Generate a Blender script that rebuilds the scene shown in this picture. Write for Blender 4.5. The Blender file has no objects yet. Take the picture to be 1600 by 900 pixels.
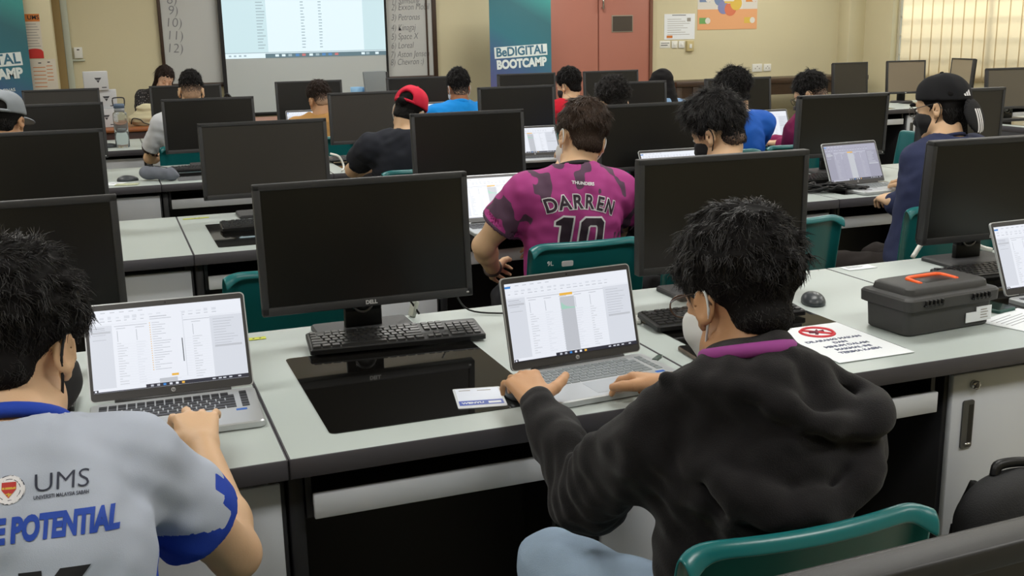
import bpy, bmesh, math, random
import numpy as np
from mathutils import Vector, Matrix, Euler
from mathutils.bvhtree import BVHTree

random.seed(7)
RNG = np.random.default_rng(7)
SC = bpy.context.scene
COL = SC.collection
PI = math.pi
R = math.radians

# ------------------------------------------------------------------ camera, world, lights, exposure
FPX = 1679.0
CAM = np.array([0.0, 0.0, 1.51])


def cam_axes(pitch, yaw, roll):
    cy, sy = math.cos(yaw), math.sin(yaw)
    fwd = np.array([sy * math.cos(pitch), cy * math.cos(pitch), -math.sin(pitch)])
    right = np.array([cy, -sy, 0.0])
    up = np.cross(right, fwd)
    r2 = math.cos(roll) * right + math.sin(roll) * up
    u2 = -math.sin(roll) * right + math.cos(roll) * up
    return r2, u2, fwd


AX = cam_axes(R(13.34), R(20.45), R(-1.158))
cam_data = bpy.data.cameras.new('camera')
cam_data.sensor_width = 36.0
cam_data.lens = FPX / 1600.0 * 36.0
cam_data.clip_start = 0.05
cam_data.clip_end = 100
cam = bpy.data.objects.new('camera', cam_data)
COL.objects.link(cam)
cam.matrix_world = Matrix(((AX[0][0], AX[1][0], -AX[2][0], CAM[0]), (AX[0][1], AX[1][1], -AX[2][1], CAM[1]),
                           (AX[0][2], AX[1][2], -AX[2][2], CAM[2]), (0, 0, 0, 1)))
SC.camera = cam


def ray(x, y):
    return (x - 800) / FPX * AX[0] - (y - 450) / FPX * AX[1] + AX[2]


def aty(x, y, Y):
    d = ray(x, y)
    return CAM + d * (Y / d[1])


def atx(x, y, X):
    d = ray(x, y)
    return CAM + d * (X / d[0])


def atz(x, y, Z=0.75):
    d = ray(x, y)
    return CAM + d * ((Z - CAM[2]) / d[2])


SC.view_settings.view_transform = 'Standard'
SC.view_settings.look = 'None'
SC.view_settings.gamma = 1.0
SC.view_settings.use_curve_mapping = False
SC.view_settings.exposure = 0.0
SC.cycles.use_denoising = True
SC.cycles.max_bounces = 8
SC.cycles.diffuse_bounces = 4
SC.cycles.glossy_bounces = 3
SC.cycles.transmission_bounces = 6
SC.cycles.transparent_max_bounces = 8
SC.cycles.sample_clamp_indirect = 6.0

world = bpy.data.worlds.new('daylight')
SC.world = world
world.use_nodes = True
world.node_tree.nodes['Background'].inputs['Color'].default_value = (0.72, 0.84, 1.0, 1)
world.node_tree.nodes['Background'].inputs['Strength'].default_value = 1.2

sun_d = bpy.data.lights.new('sun', 'SUN')
sun_d.energy = 6.5
sun_d.angle = R(28)
sun_d.color = (1.0, 0.97, 0.90)
sun = bpy.data.objects.new('sun', sun_d)
sun.rotation_euler = (0, R(66), R(8))
sun.location = (14, 8, 6)
COL.objects.link(sun)

YW = 12.2      # front wall
XW = 9.5       # window wall
ZC = 2.95      # ceiling
LAMP_W = 27.0
LAMPS = [(x, y) for x in (-0.9, 2.0, 4.9, 7.8) for y in (0.4, 3.0, 5.7, 8.4, 10.9)]
for (lx, ly) in LAMPS:
    ld = bpy.data.lights.new('fluorescent_tubes', 'AREA')
    ld.shape = 'RECTANGLE'
    ld.size = 1.16
    ld.size_y = 0.5
    ld.energy = LAMP_W * {(-0.9, 10.9): 0.3, (2.0, 10.9): 0.7, (-0.9, 8.4): 0.7}.get((lx, ly), 1.0)      # front lamps dimmed for the projector
    ld.color = (1.0, 0.985, 0.945)
    lo = bpy.data.objects.new('fluorescent_tubes', ld)
    lo.location = (lx, ly, ZC - 0.075)
    COL.objects.link(lo)


# ------------------------------------------------------------------ materials
def lin(c):
    c = c / 255.0
    return c / 12.92 if c <= 0.04045 else ((c + 0.055) / 1.055) ** 2.4


def rgb(*c):
    return (lin(c[0]), lin(c[1]), lin(c[2]), 1.0)


MATS = {}


def mat(name, color, rough=0.5, metal=0.0, spec=0.5, bump=0.0, bscale=80.0, var=0.0, vscale=6.0, emit=0.0, coat=0.0, sheen=0.0, stretch=None, sss=0.0):
    if name in MATS:
        return MATS[name]
    m = bpy.data.materials.new(name)
    m.use_nodes = True
    nt = m.node_tree
    b = nt.nodes['Principled BSDF']
    b.inputs['Base Color'].default_value = color
    b.inputs['Roughness'].default_value = rough
    b.inputs['Metallic'].default_value = metal
    b.inputs['Specular IOR Level'].default_value = spec
    if coat:
        b.inputs['Coat Weight'].default_value = coat
        b.inputs['Coat Roughness'].default_value = 0.05
    if sheen:
        b.inputs['Sheen Weight'].default_value = sheen
        b.inputs['Sheen Roughness'].default_value = 0.5
    if sss:
        b.inputs['Subsurface Weight'].default_value = sss
        b.inputs['Subsurface Radius'].default_value = (0.012, 0.005, 0.003)
        b.inputs['Subsurface Scale'].default_value = 1.0
    if emit:
        b.inputs['Emission Color'].default_value = color
        b.inputs['Emission Strength'].default_value = emit
    tc = None
    if bump or var:
        tc = nt.nodes.new('ShaderNodeTexCoord')
        mp = nt.nodes.new('ShaderNodeMapping')
        nt.links.new(tc.outputs['Object'], mp.inputs['Vector'])
        if stretch:
            mp.inputs['Scale'].default_value = stretch
    if var:
        n = nt.nodes.new('ShaderNodeTexNoise')
        n.inputs['Scale'].default_value = vscale
        n.inputs['Detail'].default_value = 4
        nt.links.new(mp.outputs['Vector'], n.inputs['Vector'])
        mx = nt.nodes.new('ShaderNodeMix')
        mx.data_type = 'RGBA'
        lo = tuple(c * (1 - var) for c in color[:3]) + (1,)
        hi = tuple(min(1, c * (1 + var)) for c in color[:3]) + (1,)
        mx.inputs[6].default_value = lo
        mx.inputs[7].default_value = hi
        nt.links.new(n.outputs['Fac'], mx.inputs[0])
        nt.links.new(mx.outputs[2], b.inputs['Base Color'])
    if bump:
        n2 = nt.nodes.new('ShaderNodeTexNoise')
        n2.inputs['Scale'].default_value = bscale
        n2.inputs['Detail'].default_value = 3
        nt.links.new(mp.outputs['Vector'], n2.inputs['Vector'])
        bp = nt.nodes.new('ShaderNodeBump')
        bp.inputs['Strength'].default_value = bump
        bp.inputs['Distance'].default_value = 0.004
        nt.links.new(n2.outputs['Fac'], bp.inputs['Height'])
        nt.links.new(bp.outputs['Normal'], b.inputs['Normal'])
    MATS[name] = m
    return m


def emat(name, color, strength):
    """a glowing surface"""
    if name in MATS:
        return MATS[name]
    m = bpy.data.materials.new(name)
    m.use_nodes = True
    b = m.node_tree.nodes['Principled BSDF']
    b.inputs['Base Color'].default_value = (0.02, 0.02, 0.02, 1)
    b.inputs['Roughness'].default_value = 0.35
    b.inputs['Emission Color'].default_value = color
    b.inputs['Emission Strength'].default_value = strength
    MATS[name] = m
    return m


def pattern_mat(name, c1, c2, rough=0.75, bump=0.12, bscale=700):
    """cloth printed in two colours; the print follows the mesh attribute 'pattern'"""
    m = mat(name, c1, rough, spec=0.25, bump=bump, bscale=bscale)
    nt = m.node_tree
    at_ = nt.nodes.new('ShaderNodeAttribute')
    at_.attribute_name = 'pattern'
    gt = nt.nodes.new('ShaderNodeMath')
    gt.operation = 'GREATER_THAN'
    gt.inputs[1].default_value = 0.0
    mx = nt.nodes.new('ShaderNodeMix')
    mx.data_type = 'RGBA'
    mx.inputs[6].default_value = c1
    mx.inputs[7].default_value = c2
    nt.links.new(at_.outputs['Fac'], gt.inputs[0])
    nt.links.new(gt.outputs[0], mx.inputs[0])
    nt.links.new(mx.outputs[2], nt.nodes['Principled BSDF'].inputs['Base Color'])
    return m


# ------------------------------------------------------------------ object helpers
def set_props(o, label=None, cat=None, group=None, kind=None):
    if label:
        o['label'] = label
    if cat:
        o['category'] = cat
    if group:
        o['group'] = group
    if kind:
        o['kind'] = kind
    return o


def thing(name, label, cat, loc=(0, 0, 0), rz=0.0, group=None, rot=None):
    o = bpy.data.objects.new(name, None)
    COL.objects.link(o)
    o.empty_display_size = 0.05
    o.location = loc
    o.rotation_euler = rot if rot else (0, 0, rz)
    return set_props(o, label, cat, group)


def copy_tree(o, parent=None):
    c = o.copy()
    COL.objects.link(c)
    c.parent = parent
    for ch in list(o.children):
        copy_tree(ch, c)
    return c


def dup(root, loc, rz, label, group=None):
    c = copy_tree(root)
    c.location = loc
    c.rotation_euler = (0, 0, rz)
    c['label'] = label
    if group:
        c['group'] = group
    return c


class MB:
    """collects shapes; build() links them as one mesh object"""

    def __init__(self):
        self.v, self.f, self.m, self.s = [], [], [], []

    def add(self, vs, fs, mi=0, smooth=False):
        b = len(self.v)
        self.v.extend([tuple(v) for v in vs])
        for f in fs:
            self.f.append(tuple(i + b for i in f))
            self.m.append(mi)
            self.s.append(smooth)
        return self

    def quad(self, a, b, c, d, mi=0):
        return self.add([a, b, c, d], [(0, 1, 2, 3)], mi)

    def box(self, lo, hi, mi=0, M=None):
        x0, y0, z0 = lo
        x1, y1, z1 = hi
        vs = [(x0, y0, z0), (x1, y0, z0), (x1, y1, z0), (x0, y1, z0), (x0, y0, z1), (x1, y0, z1), (x1, y1, z1), (x0, y1, z1)]
        if M is not None:
            vs = [tuple(M @ Vector(v)) for v in vs]
        return self.add(vs, [(0, 3, 2, 1), (4, 5, 6, 7), (0, 1, 5, 4), (1, 2, 6, 5), (2, 3, 7, 6), (3, 0, 4, 7)], mi)

    def rbox(self, lo, hi, r=0.004, seg=2, mi=0, M=None, smooth=True):
        bm = bmesh.new()
        bmesh.ops.create_cube(bm, size=1.0)
        for v in bm.verts:
            v.co = Vector([(lo[i] + hi[i]) / 2 + v.co[i] * (hi[i] - lo[i]) for i in range(3)])
        r = min(r, min(hi[i] - lo[i] for i in range(3)) * 0.49)
        bmesh.ops.bevel(bm, geom=list(bm.edges), offset=r, segments=seg, profile=0.5, affect='EDGES')
        self.bm(bm, mi, M, smooth)
        return self

    def bm(self, bm, mi=0, M=None, smooth=False):
        bm.verts.ensure_lookup_table()
        for i, v in enumerate(bm.verts):
            v.index = i
        vs = [tuple((M @ v.co) if M is not None else v.co) for v in bm.verts]
        self.add(vs, [tuple(v.index for v in f.verts) for f in bm.faces], mi, smooth)
        bm.free()

    def rprism(self, x0, y0, x1, y1, z0, z1, r, n=5, mi=0, M=None, mi_top=None, chamfer=0.0):
        """slab with rounded vertical corners"""
        pts = []
        for cx, cy, a0 in ((x1 - r, y1 - r, 0), (x0 + r, y1 - r, 90), (x0 + r, y0 + r, 180), (x1 - r, y0 + r, 270)):
            for k in range(n + 1):
                a = R(a0 + 90 * k / n)
                pts.append((cx + r * math.cos(a), cy + r * math.sin(a)))
        return self.prism(pts, z0, z1, mi, M, mi_top, chamfer)

    def prism(self, pts, z0, z1, mi=0, M=None, mi_top=None, chamfer=0.0):
        n = len(pts)
        rings = [(z0, 0.0)]
        if chamfer:
            rings += [(z1 - chamfer, 0.0), (z1, chamfer)]
        else:
            rings += [(z1, 0.0)]
        cx = sum(p[0] for p in pts) / n
        cy = sum(p[1] for p in pts) / n
        hx = max(abs(p[0] - cx) for p in pts)
        hy = max(abs(p[1] - cy) for p in pts)
        vs = []
        for z, ins in rings:
            for p in pts:
                vs.append((cx + (p[0] - cx) * (1 - ins / hx), cy + (p[1] - cy) * (1 - ins / hy), z))
        if M is not None:
            vs = [tuple(M @ Vector(v)) for v in vs]
        fs = []
        for k in range(len(rings) - 1):
            for i in range(n):
                j = (i + 1) % n
                fs.append((k * n + i, k * n + j, (k + 1) * n + j, (k + 1) * n + i))
        self.add(vs, fs + [tuple(range(n - 1, -1, -1))], mi)
        top = [vs[(len(rings) - 1) * n + i] for i in range(n)]
        return self.add(top, [tuple(range(n))], mi if mi_top is None else mi_top)

    def tube(self, pts, r, n=8, mi=0, caps=True, rend=None, smooth=True):
        pts = [Vector(p) for p in pts]
        k = len(pts)
        vs, fs = [], []
        up = Vector((0, 0, 1))
        for i, p in enumerate(pts):
            t = (pts[min(i + 1, k - 1)] - pts[max(i - 1, 0)])
            t = t.normalized() if t.length > 1e-9 else Vector((0, 0, 1))
            a = t.cross(up)
            if a.length < 0.15:
                a = t.cross(Vector((1, 0, 0)))
            a.normalize()
            b = a.cross(t).normalized()
            rr = r if rend is None else r + (rend - r) * i / (k - 1)
            if not np.isscalar(r):
                rr = r[i]
            for j in range(n):
                w = 2 * PI * j / n
                vs.append(p + a * (rr * math.cos(w)) + b * (rr * math.sin(w)))
        for i in range(k - 1):
            for j in range(n):
                j2 = (j + 1) % n
                fs.append((i * n + j, i * n + j2, (i + 1) * n + j2, (i + 1) * n + j))
        if caps:
            fs.append(tuple(range(n - 1, -1, -1)))
            fs.append(tuple((k - 1) * n + j for j in range(n)))
        return self.add(vs, fs, mi, smooth)

    def cyl(self, p0, p1, r, n=16, mi=0, r1=None):
        return self.tube([p0, p1], r, n, mi, True, r1, smooth=n > 10)

    def lathe(self, prof, n=24, c=(0, 0, 0), mi=0, M=None, smooth=True, sx=1.0, sy=1.0):
        vs, fs = [], []
        for (r, z) in prof:
            for j in range(n):
                w = 2 * PI * j / n
                vs.append((c[0] + sx * r * math.cos(w), c[1] + sy * r * math.sin(w), c[2] + z))
        if M is not None:
            vs = [tuple(M @ Vector(v)) for v in vs]
        k = len(prof)
        for i in range(k - 1):
            for j in range(n):
                j2 = (j + 1) % n
                fs.append((i * n + j, i * n + j2, (i + 1) * n + j2, (i + 1) * n + j))
        fs.append(tuple(range(n - 1, -1, -1)))
        fs.append(tuple((k - 1) * n + j for j in range(n)))
        return self.add(vs, fs, mi, smooth)

    def disc(self, M, r, n=20, t=0.0004, mi=0, sy=1.0):
        return self.prism([(r * math.cos(2 * PI * i / n), sy * r * math.sin(2 * PI * i / n)) for i in range(n)], 0, t, mi, M)

    def text(self, s, size, M, mi=0, bold=0.0, align='CENTER', shear=0.0, ext=0.0006, xs=1.0, spacing=1.0):
        vs, fs = text_geo(s, size, bold, align, shear, ext, spacing)
        return self.add([tuple(M @ Vector((v[0] * xs, v[1], v[2]))) for v in vs], fs, mi)

    def build(self, name, mats, parent=None, loc=None, sharp=None):
        me = bpy.data.meshes.new(name)
        me.from_pydata(self.v, [], self.f)
        if not isinstance(mats, (list, tuple)):
            mats = [mats]
        for m in mats:
            me.materials.append(m)
        me.polygons.foreach_set('material_index', self.m)
        me.polygons.foreach_set('use_smooth', self.s)
        me.update()
        if sharp:
            me.set_sharp_from_angle(angle=R(sharp))
        o = bpy.data.objects.new(name, me)
        COL.objects.link(o)
        if parent is not None:
            o.parent = parent
        if loc is not None:
            o.location = loc
        return o


def text_geo(s, size, bold=0.0, align='CENTER', shear=0.0, ext=0.0006, spacing=1.0):
    cu = bpy.data.curves.new('lettering', 'FONT')
    cu.body = s
    cu.size = size
    cu.align_x = align
    cu.align_y = 'CENTER'
    cu.offset = bold
    cu.shear = shear
    cu.extrude = ext
    cu.space_character = spacing
    cu.resolution_u = 4
    ob = bpy.data.objects.new('lettering', cu)
    COL.objects.link(ob)
    dg = bpy.context.evaluated_depsgraph_get()
    me = ob.evaluated_get(dg).to_mesh()
    vs = [tuple(v.co) for v in me.vertices]
    fs = [tuple(p.vertices) for p in me.polygons]
    ob.evaluated_get(dg).to_mesh_clear()
    bpy.data.objects.remove(ob)
    bpy.data.curves.remove(cu)
    return vs, fs


def frame(o, x, y):
    """matrix from origin, x axis and y axis (3 points)"""
    o, x, y = Vector(o), Vector(x).normalized(), Vector(y)
    z = x.cross(y).normalized()
    y = z.cross(x)
    return Matrix(((x[0], y[0], z[0], o[0]), (x[1], y[1], z[1], o[1]), (x[2], y[2], z[2], o[2]), (0, 0, 0, 1)))


def struct(name, mb, m, sharp=None):
    return set_props(mb.build(name, m, sharp=sharp), kind='structure')


def catmull(pts, n=6):
    P = [np.array(p, float) for p in pts]
    P = [2 * P[0] - P[1]] + P + [2 * P[-1] - P[-2]]
    out = []
    for i in range(1, len(P) - 2):
        for k in range(n):
            t = k / n
            a, b, c, d = P[i - 1], P[i], P[i + 1], P[i + 2]
            out.append(0.5 * (2 * b + (c - a) * t + (2 * a - 5 * b + 4 * c - d) * t * t + (3 * b - a - 3 * c + d) * t ** 3))
    out.append(P[-2])
    return [tuple(p) for p in out]


# ------------------------------------------------------------------ implicit surfaces (continuous bodies, clothes, hair)
class SDF:
    def __init__(self, lo, hi, h):
        self.lo = np.array(lo, np.float32)
        self.h = h
        self.n = np.maximum(4, np.ceil((np.array(hi) - self.lo) / h).astype(int) + 1)
        self.D = np.full(self.n, 0.06, np.float32)

    def sub(self, blo, bhi):
        a = np.clip(np.floor((np.array(blo) - self.lo) / self.h).astype(int), 0, self.n)
        b = np.clip(np.ceil((np.array(bhi) - self.lo) / self.h).astype(int) + 1, 0, self.n)
        if np.any(b <= a):
            return None, None
        sl = tuple(slice(int(a[i]), int(b[i])) for i in range(3))
        ax = [(self.lo[i] + self.h * np.arange(a[i], b[i])).astype(np.float32) for i in range(3)]
        return sl, (ax[0][:, None, None], ax[1][None, :, None], ax[2][None, None, :])

    def _u(self, sl, d, k):
        D = self.D[sl]
        if k > 0:
            hh = np.clip(k - np.abs(D - d), 0, None)
            self.D[sl] = np.minimum(D, d) - hh * hh / (4 * k)
        else:
            self.D[sl] = np.minimum(D, d)

    def cap(self, a, b, ra, rb=None, k=0.02, cut=False, flat=None):
        """tapered capsule; flat=(axis, factor) squashes the section along axis"""
        rb = ra if rb is None else rb
        a, b = np.array(a, float), np.array(b, float)
        m = max(ra, rb) + k + 2 * self.h
        sl, g = self.sub(np.minimum(a, b) - m, np.maximum(a, b) + m)
        if sl is None:
            return
        p = [g[i] - np.float32(a[i]) for i in range(3)]
        ba = b - a
        L2 = float(ba @ ba) + 1e-12
        t = np.clip((p[0] * ba[0] + p[1] * ba[1] + p[2] * ba[2]) / L2, 0, 1).astype(np.float32)
        q = [p[i] - t * np.float32(ba[i]) for i in range(3)]
        d2 = q[0] ** 2 + q[1] ** 2 + q[2] ** 2
        if flat is not None:
            ax = np.array(flat[0], float)
            ax /= np.linalg.norm(ax)
            w = q[0] * ax[0] + q[1] * ax[1] + q[2] * ax[2]
            d2 = d2 + w * w * (1.0 / flat[1] ** 2 - 1.0)
        d = np.sqrt(d2) - (ra + (rb - ra) * t)
        if cut:
            self._s(sl, d, k)
        else:
            self._u(sl, d, k)

    def _s(self, sl, d, k):
        D = self.D[sl]
        d = -d
        if k > 0:
            hh = np.clip(k - np.abs(D - d), 0, None)
            self.D[sl] = np.maximum(D, d) + hh * hh / (4 * k)
        else:
            self.D[sl] = np.maximum(D, d)

    def ell(self, c, r, F=None, k=0.02, cut=False):
        c, r = np.array(c, float), np.array(r, float)
        F = np.eye(3) if F is None else np.array(F)     # rows: axes
        ext = np.sqrt(((F.T * r) ** 2).sum(1)) + k + 2 * self.h
        sl, g = self.sub(c - ext, c + ext)
        if sl is None:
            return
        p = [g[i] - np.float32(c[i]) for i in range(3)]
        q = [(p[0] * F[i][0] + p[1] * F[i][1] + p[2] * F[i][2]) for i in range(3)]
        k0 = np.sqrt(sum((q[i] / r[i]) ** 2 for i in range(3)))
        k1 = np.sqrt(sum((q[i] / r[i] ** 2) ** 2 for i in range(3))) + 1e-6
        d = (k0 * (k0 - 1) / k1).astype(np.float32)
        if cut:
            self._s(sl, d, k)
        else:
            self._u(sl, d, k)

    def clip_plane(self, p, n, within=None, rad=None, k=0.0):
        """remove what lies on the n side of the plane, near point within"""
        p, n = np.array(p, float), np.array(n, float)
        n = n / np.linalg.norm(n)
        if rad is None:
            sl, g = self.sub(self.lo, self.lo + self.h * self.n)
        else:
            c = np.array(within if within is not None else p)
            sl, g = self.sub(c - rad, c + rad)
        if sl is None:
            return
        d = (g[0] - p[0]) * n[0] + (g[1] - p[1]) * n[1] + (g[2] - p[2]) * n[2]
        if rad is not None:
            rr = np.sqrt((g[0] - c[0]) ** 2 + (g[1] - c[1]) ** 2 + (g[2] - c[2]) ** 2)
            d = np.where(rr < rad, d, -1)
        self._s(sl, -d.astype(np.float32), k)

    def displace(self, fn, band=0.05):
        i, j, l = np.nonzero(np.abs(self.D) < band)
        P = np.stack([self.lo[0] + self.h * i, self.lo[1] + self.h * j, self.lo[2] + self.h * l], -1)
        self.D[i, j, l] -= fn(P).astype(np.float32)

    def mesh(self, smooth=1):
        D = self.D
        s = D < 0
        c8 = np.zeros(np.array(D.shape) - 1, np.uint8)
        for dx in (0, 1):
            for dy in (0, 1):
                for dz in (0, 1):
                    c8 += s[dx:D.shape[0] - 1 + dx, dy:D.shape[1] - 1 + dy, dz:D.shape[2] - 1 + dz]
        act = np.argwhere((c8 > 0) & (c8 < 8))
        idx = np.full(c8.shape, -1, np.int64)
        idx[act[:, 0], act[:, 1], act[:, 2]] = np.arange(len(act))
        acc = np.zeros((len(act), 3))
        cnt = np.zeros(len(act))
        offs = [(x, y, z) for x in (0, 1) for y in (0, 1) for z in (0, 1)]
        val = {o: D[act[:, 0] + o[0], act[:, 1] + o[1], act[:, 2] + o[2]] for o in offs}
        for o in offs:
            for ax in range(3):
                if o[ax] == 0:
                    o2 = tuple(1 if i == ax else o[i] for i in range(3))
                    v0, v1 = val[o], val[o2]
                    cr = (v0 < 0) != (v1 < 0)
                    t = np.where(cr, v0 / np.where(np.abs(v0 - v1) < 1e-12, 1, v0 - v1), 0)
                    pos = np.array(o, float)[None, :] + np.eye(3)[ax][None, :] * t[:, None]
                    acc += pos * cr[:, None]
                    cnt += cr
        V = self.lo + self.h * (act + acc / cnt[:, None])
        Fs = []
        for ax in range(3):
            b, c = (ax + 1) % 3, (ax + 2) % 3
            sh = [slice(0, D.shape[i]) for i in range(3)]
            s0, s1 = list(sh), list(sh)
            s0[ax] = slice(0, D.shape[ax] - 1)
            s1[ax] = slice(1, D.shape[ax])
            e0, e1 = s[tuple(s0)], s[tuple(s1)]
            pts = np.argwhere(e0 != e1)
            ok = (pts[:, b] > 0) & (pts[:, c] > 0) & (pts[:, b] < D.shape[b] - 1) & (pts[:, c] < D.shape[c] - 1)
            pts = pts[ok]
            inside0 = e0[pts[:, 0], pts[:, 1], pts[:, 2]]

            def cell(db, dc):
                q = pts.copy()
                q[:, b] += db
                q[:, c] += dc
                return idx[q[:, 0], q[:, 1], q[:, 2]]
            q = np.stack([cell(-1, -1), cell(0, -1), cell(0, 0), cell(-1, 0)], -1)
            q[~inside0] = q[~inside0][:, ::-1]
            Fs.append(q)
        F = np.concatenate(Fs)
        for _ in range(smooth):
            A = np.zeros_like(V)
            n = np.zeros(len(V))
            for i in range(4):
                a, b2 = F[:, i], F[:, (i + 1) % 4]
                np.add.at(A, a, V[b2])
                np.add.at(n, a, 1)
            V = 0.5 * V + 0.5 * A / np.maximum(n, 1)[:, None]
        return V, F


def np_mesh(name, V, F, mats, parent=None, mi=None, smooth=True, origin=None, attr=None):
    me = bpy.data.meshes.new(name)
    if origin is not None:
        V = V - np.array(origin)
    me.vertices.add(len(V))
    me.vertices.foreach_set('co', np.ascontiguousarray(V, np.float32).ravel())
    k = F.shape[1]
    me.loops.add(F.size)
    me.loops.foreach_set('vertex_index', np.ascontiguousarray(F, np.int32).ravel())
    me.polygons.add(len(F))
    me.polygons.foreach_set('loop_start', np.arange(0, F.size, k, dtype=np.int32))
    if not isinstance(mats, (list, tuple)):
        mats = [mats]
    for m in mats:
        me.materials.append(m)
    if mi is not None:
        me.polygons.foreach_set('material_index', np.ascontiguousarray(mi, np.int32))
    me.polygons.foreach_set('use_smooth', np.full(len(F), smooth, bool))
    if attr is not None:
        at_ = me.attributes.new('pattern', 'FLOAT', 'POINT')
        at_.data.foreach_set('value', np.ascontiguousarray(attr, np.float32))
    me.update()
    me.validate()
    o = bpy.data.objects.new(name, me)
    COL.objects.link(o)
    if parent is not None:
        o.parent = parent
    return o


def waves(seed, scale, n=10, aniso=None):
    g = np.random.default_rng(seed)
    K = g.normal(size=(n, 3))
    K /= np.linalg.norm(K, axis=1, keepdims=True)
    if aniso is not None:
        K = K * np.array(aniso)
    K *= (2 * PI / scale) * g.uniform(0.6, 1.6, size=(n, 1))
    ph = g.uniform(0, 2 * PI, n)

    def f(P):
        return np.sin(P @ K.T + ph).sum(1) / math.sqrt(n)
    return f

# ------------------------------------------------------------------ palette
M_wall = mat('cream_wall_paint', rgb(208, 199, 166), 0.75, bump=0.15, bscale=40, var=0.04, vscale=1.5)
M_ceil = mat('ceiling_board', rgb(225, 222, 212), 0.9, bump=0.2, bscale=60)
M_white = mat('white_laminate', rgb(180, 189, 186), 0.38, spec=0.4, var=0.025, vscale=3)
M_panel = mat('pale_grey_panel', rgb(200, 204, 210), 0.45, spec=0.4, var=0.02, vscale=5)
M_edge = mat('charcoal_edging', rgb(70, 68, 73), 0.5, spec=0.4)
M_dark = mat('black_steel', rgb(34, 34, 37), 0.5, spec=0.4)
M_tray = mat('dark_brown_shelf', rgb(62, 58, 54), 0.45)
M_glass = mat('black_desk_glass', rgb(12, 11, 10), 0.04, spec=0.9)
M_bezel = mat('charcoal_plastic', rgb(52, 52, 53), 0.5, spec=0.4, bump=0.05, bscale=900)
M_black = mat('black_plastic', rgb(20, 20, 21), 0.42, spec=0.4)
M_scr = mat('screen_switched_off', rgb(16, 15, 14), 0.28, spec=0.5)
M_scr2 = mat('screen_off_painted_haze', rgb(44, 41, 37), 0.4, spec=0.5)  # dark screen with the room's reflection put into a lighter base colour
M_key = mat('black_keys', rgb(34, 34, 35), 0.32, spec=0.5)
M_silver = mat('silver_aluminium', rgb(193, 196, 198), 0.36, metal=0.55, spec=0.5)
M_grey_key = mat('silver_grey_keys', rgb(120, 126, 128), 0.5)
M_teal = mat('teal_plastic', rgb(22, 104, 106), 0.3, spec=0.5)
M_chrome = mat('chrome', rgb(205, 205, 205), 0.15, metal=1.0)
M_paper = mat('white_paper', rgb(232, 236, 240), 0.8)
M_ink = mat('black_ink', rgb(40, 40, 44), 0.8)
M_whiteptc = mat('white_plastic', rgb(226, 226, 220), 0.45)
M_brown = mat('dark_brown_wood', rgb(60, 42, 30), 0.4, var=0.25, vscale=8, stretch=(1, 8, 8))
M_tan = mat('orange_brown_wood', rgb(150, 88, 48), 0.35, var=0.2, vscale=6, stretch=(1, 10, 10))
M_orange = mat('orange_plastic', rgb(255, 98, 32), 0.4)
M_tool = mat('dark_grey_plastic', rgb(62, 62, 62), 0.55, spec=0.4, bump=0.12, bscale=500)

# ------------------------------------------------------------------ floor, walls, ceiling
mf = bpy.data.materials.new('floor_tiles')
mf.use_nodes = True
nt = mf.node_tree
bs = nt.nodes['Principled BSDF']
bs.inputs['Roughness'].default_value = 0.35
tcn = nt.nodes.new('ShaderNodeTexCoord')
br = nt.nodes.new('ShaderNodeTexBrick')
br.offset = 0.0
br.inputs['Color1'].default_value = rgb(150, 146, 128)
br.inputs['Color2'].default_value = rgb(158, 152, 134)
br.inputs['Mortar'].default_value = rgb(190, 186, 168)
br.inputs['Scale'].default_value = 1.0
br.inputs['Mortar Size'].default_value = 0.006
br.inputs['Brick Width'].default_value = 0.30
br.inputs['Row Height'].default_value = 0.30
nt.links.new(tcn.outputs['Object'], br.inputs['Vector'])
nt.links.new(br.outputs['Color'], bs.inputs['Base Color'])

XL, YB = -3.6, -3.0
struct('floor', MB().box((XL, YB, -0.1), (XW, YW, 0)), mf)
struct('ceiling', MB().box((XL - 0.1, YB - 0.1, ZC), (XW + 0.1, YW + 0.1, ZC + 0.1)), M_ceil)
struct('wall_front', MB().box((XL - 0.1, YW, 0), (XW + 0.1, YW + 0.15, ZC)), M_wall)
struct('wall_back', MB().box((XL - 0.1, YB - 0.15, 0), (XW + 0.1, YB, ZC)), M_wall)
struct('wall_left', MB().box((XL - 0.15, YB, 0), (XL, YW, ZC)), M_wall)
WY0, WY1, WZ0, WZ1 = 3.2, 11.45, 0.92, 2.55
w = MB()
w.box((XW, YB, 0), (XW + 0.15, WY0, ZC))
w.box((XW, WY1, 0), (XW + 0.15, YW, ZC))
w.box((XW, WY0, 0), (XW + 0.15, WY1, WZ0))
w.box((XW, WY0, WZ1), (XW + 0.15, WY1, ZC))
struct('wall_right', w, M_wall)
struct('column_corner', MB().rbox((9.25, 11.98, 0), (9.52, 12.22, ZC), 0.01), M_wall)
struct('wall_left_projection', MB().rbox((XL, 11.75, 0), (-0.375, 12.22, ZC), 0.012), M_wall)
M_trim = mat('pale_green_trim', rgb(186, 192, 176), 0.5)
M_shade_side = mat('shaded_side_brown', rgb(150, 128, 84), 0.7)
struct('shade_strip', MB().box((-0.375, 12.1, 0), (-0.3, 12.2, ZC)), M_shade_side)  # brown strip stands in for the shaded side of the wall projection
struct('trim_2', MB().rbox((-0.3, 12.15, 0), (-0.235, 12.2, ZC), 0.004), M_trim)
for i, (y0, y1) in enumerate(((YB, WY0), (WY1, YW))):
    pass
struct('baseboard_front', MB().rbox((-0.2, 12.185, 0), (9.25, 12.2, 0.09), 0.004), M_brown)
struct('baseboard_right', MB().rbox((9.485, YB, 0), (9.5, 11.98, 0.09), 0.004), M_brown)

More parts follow.
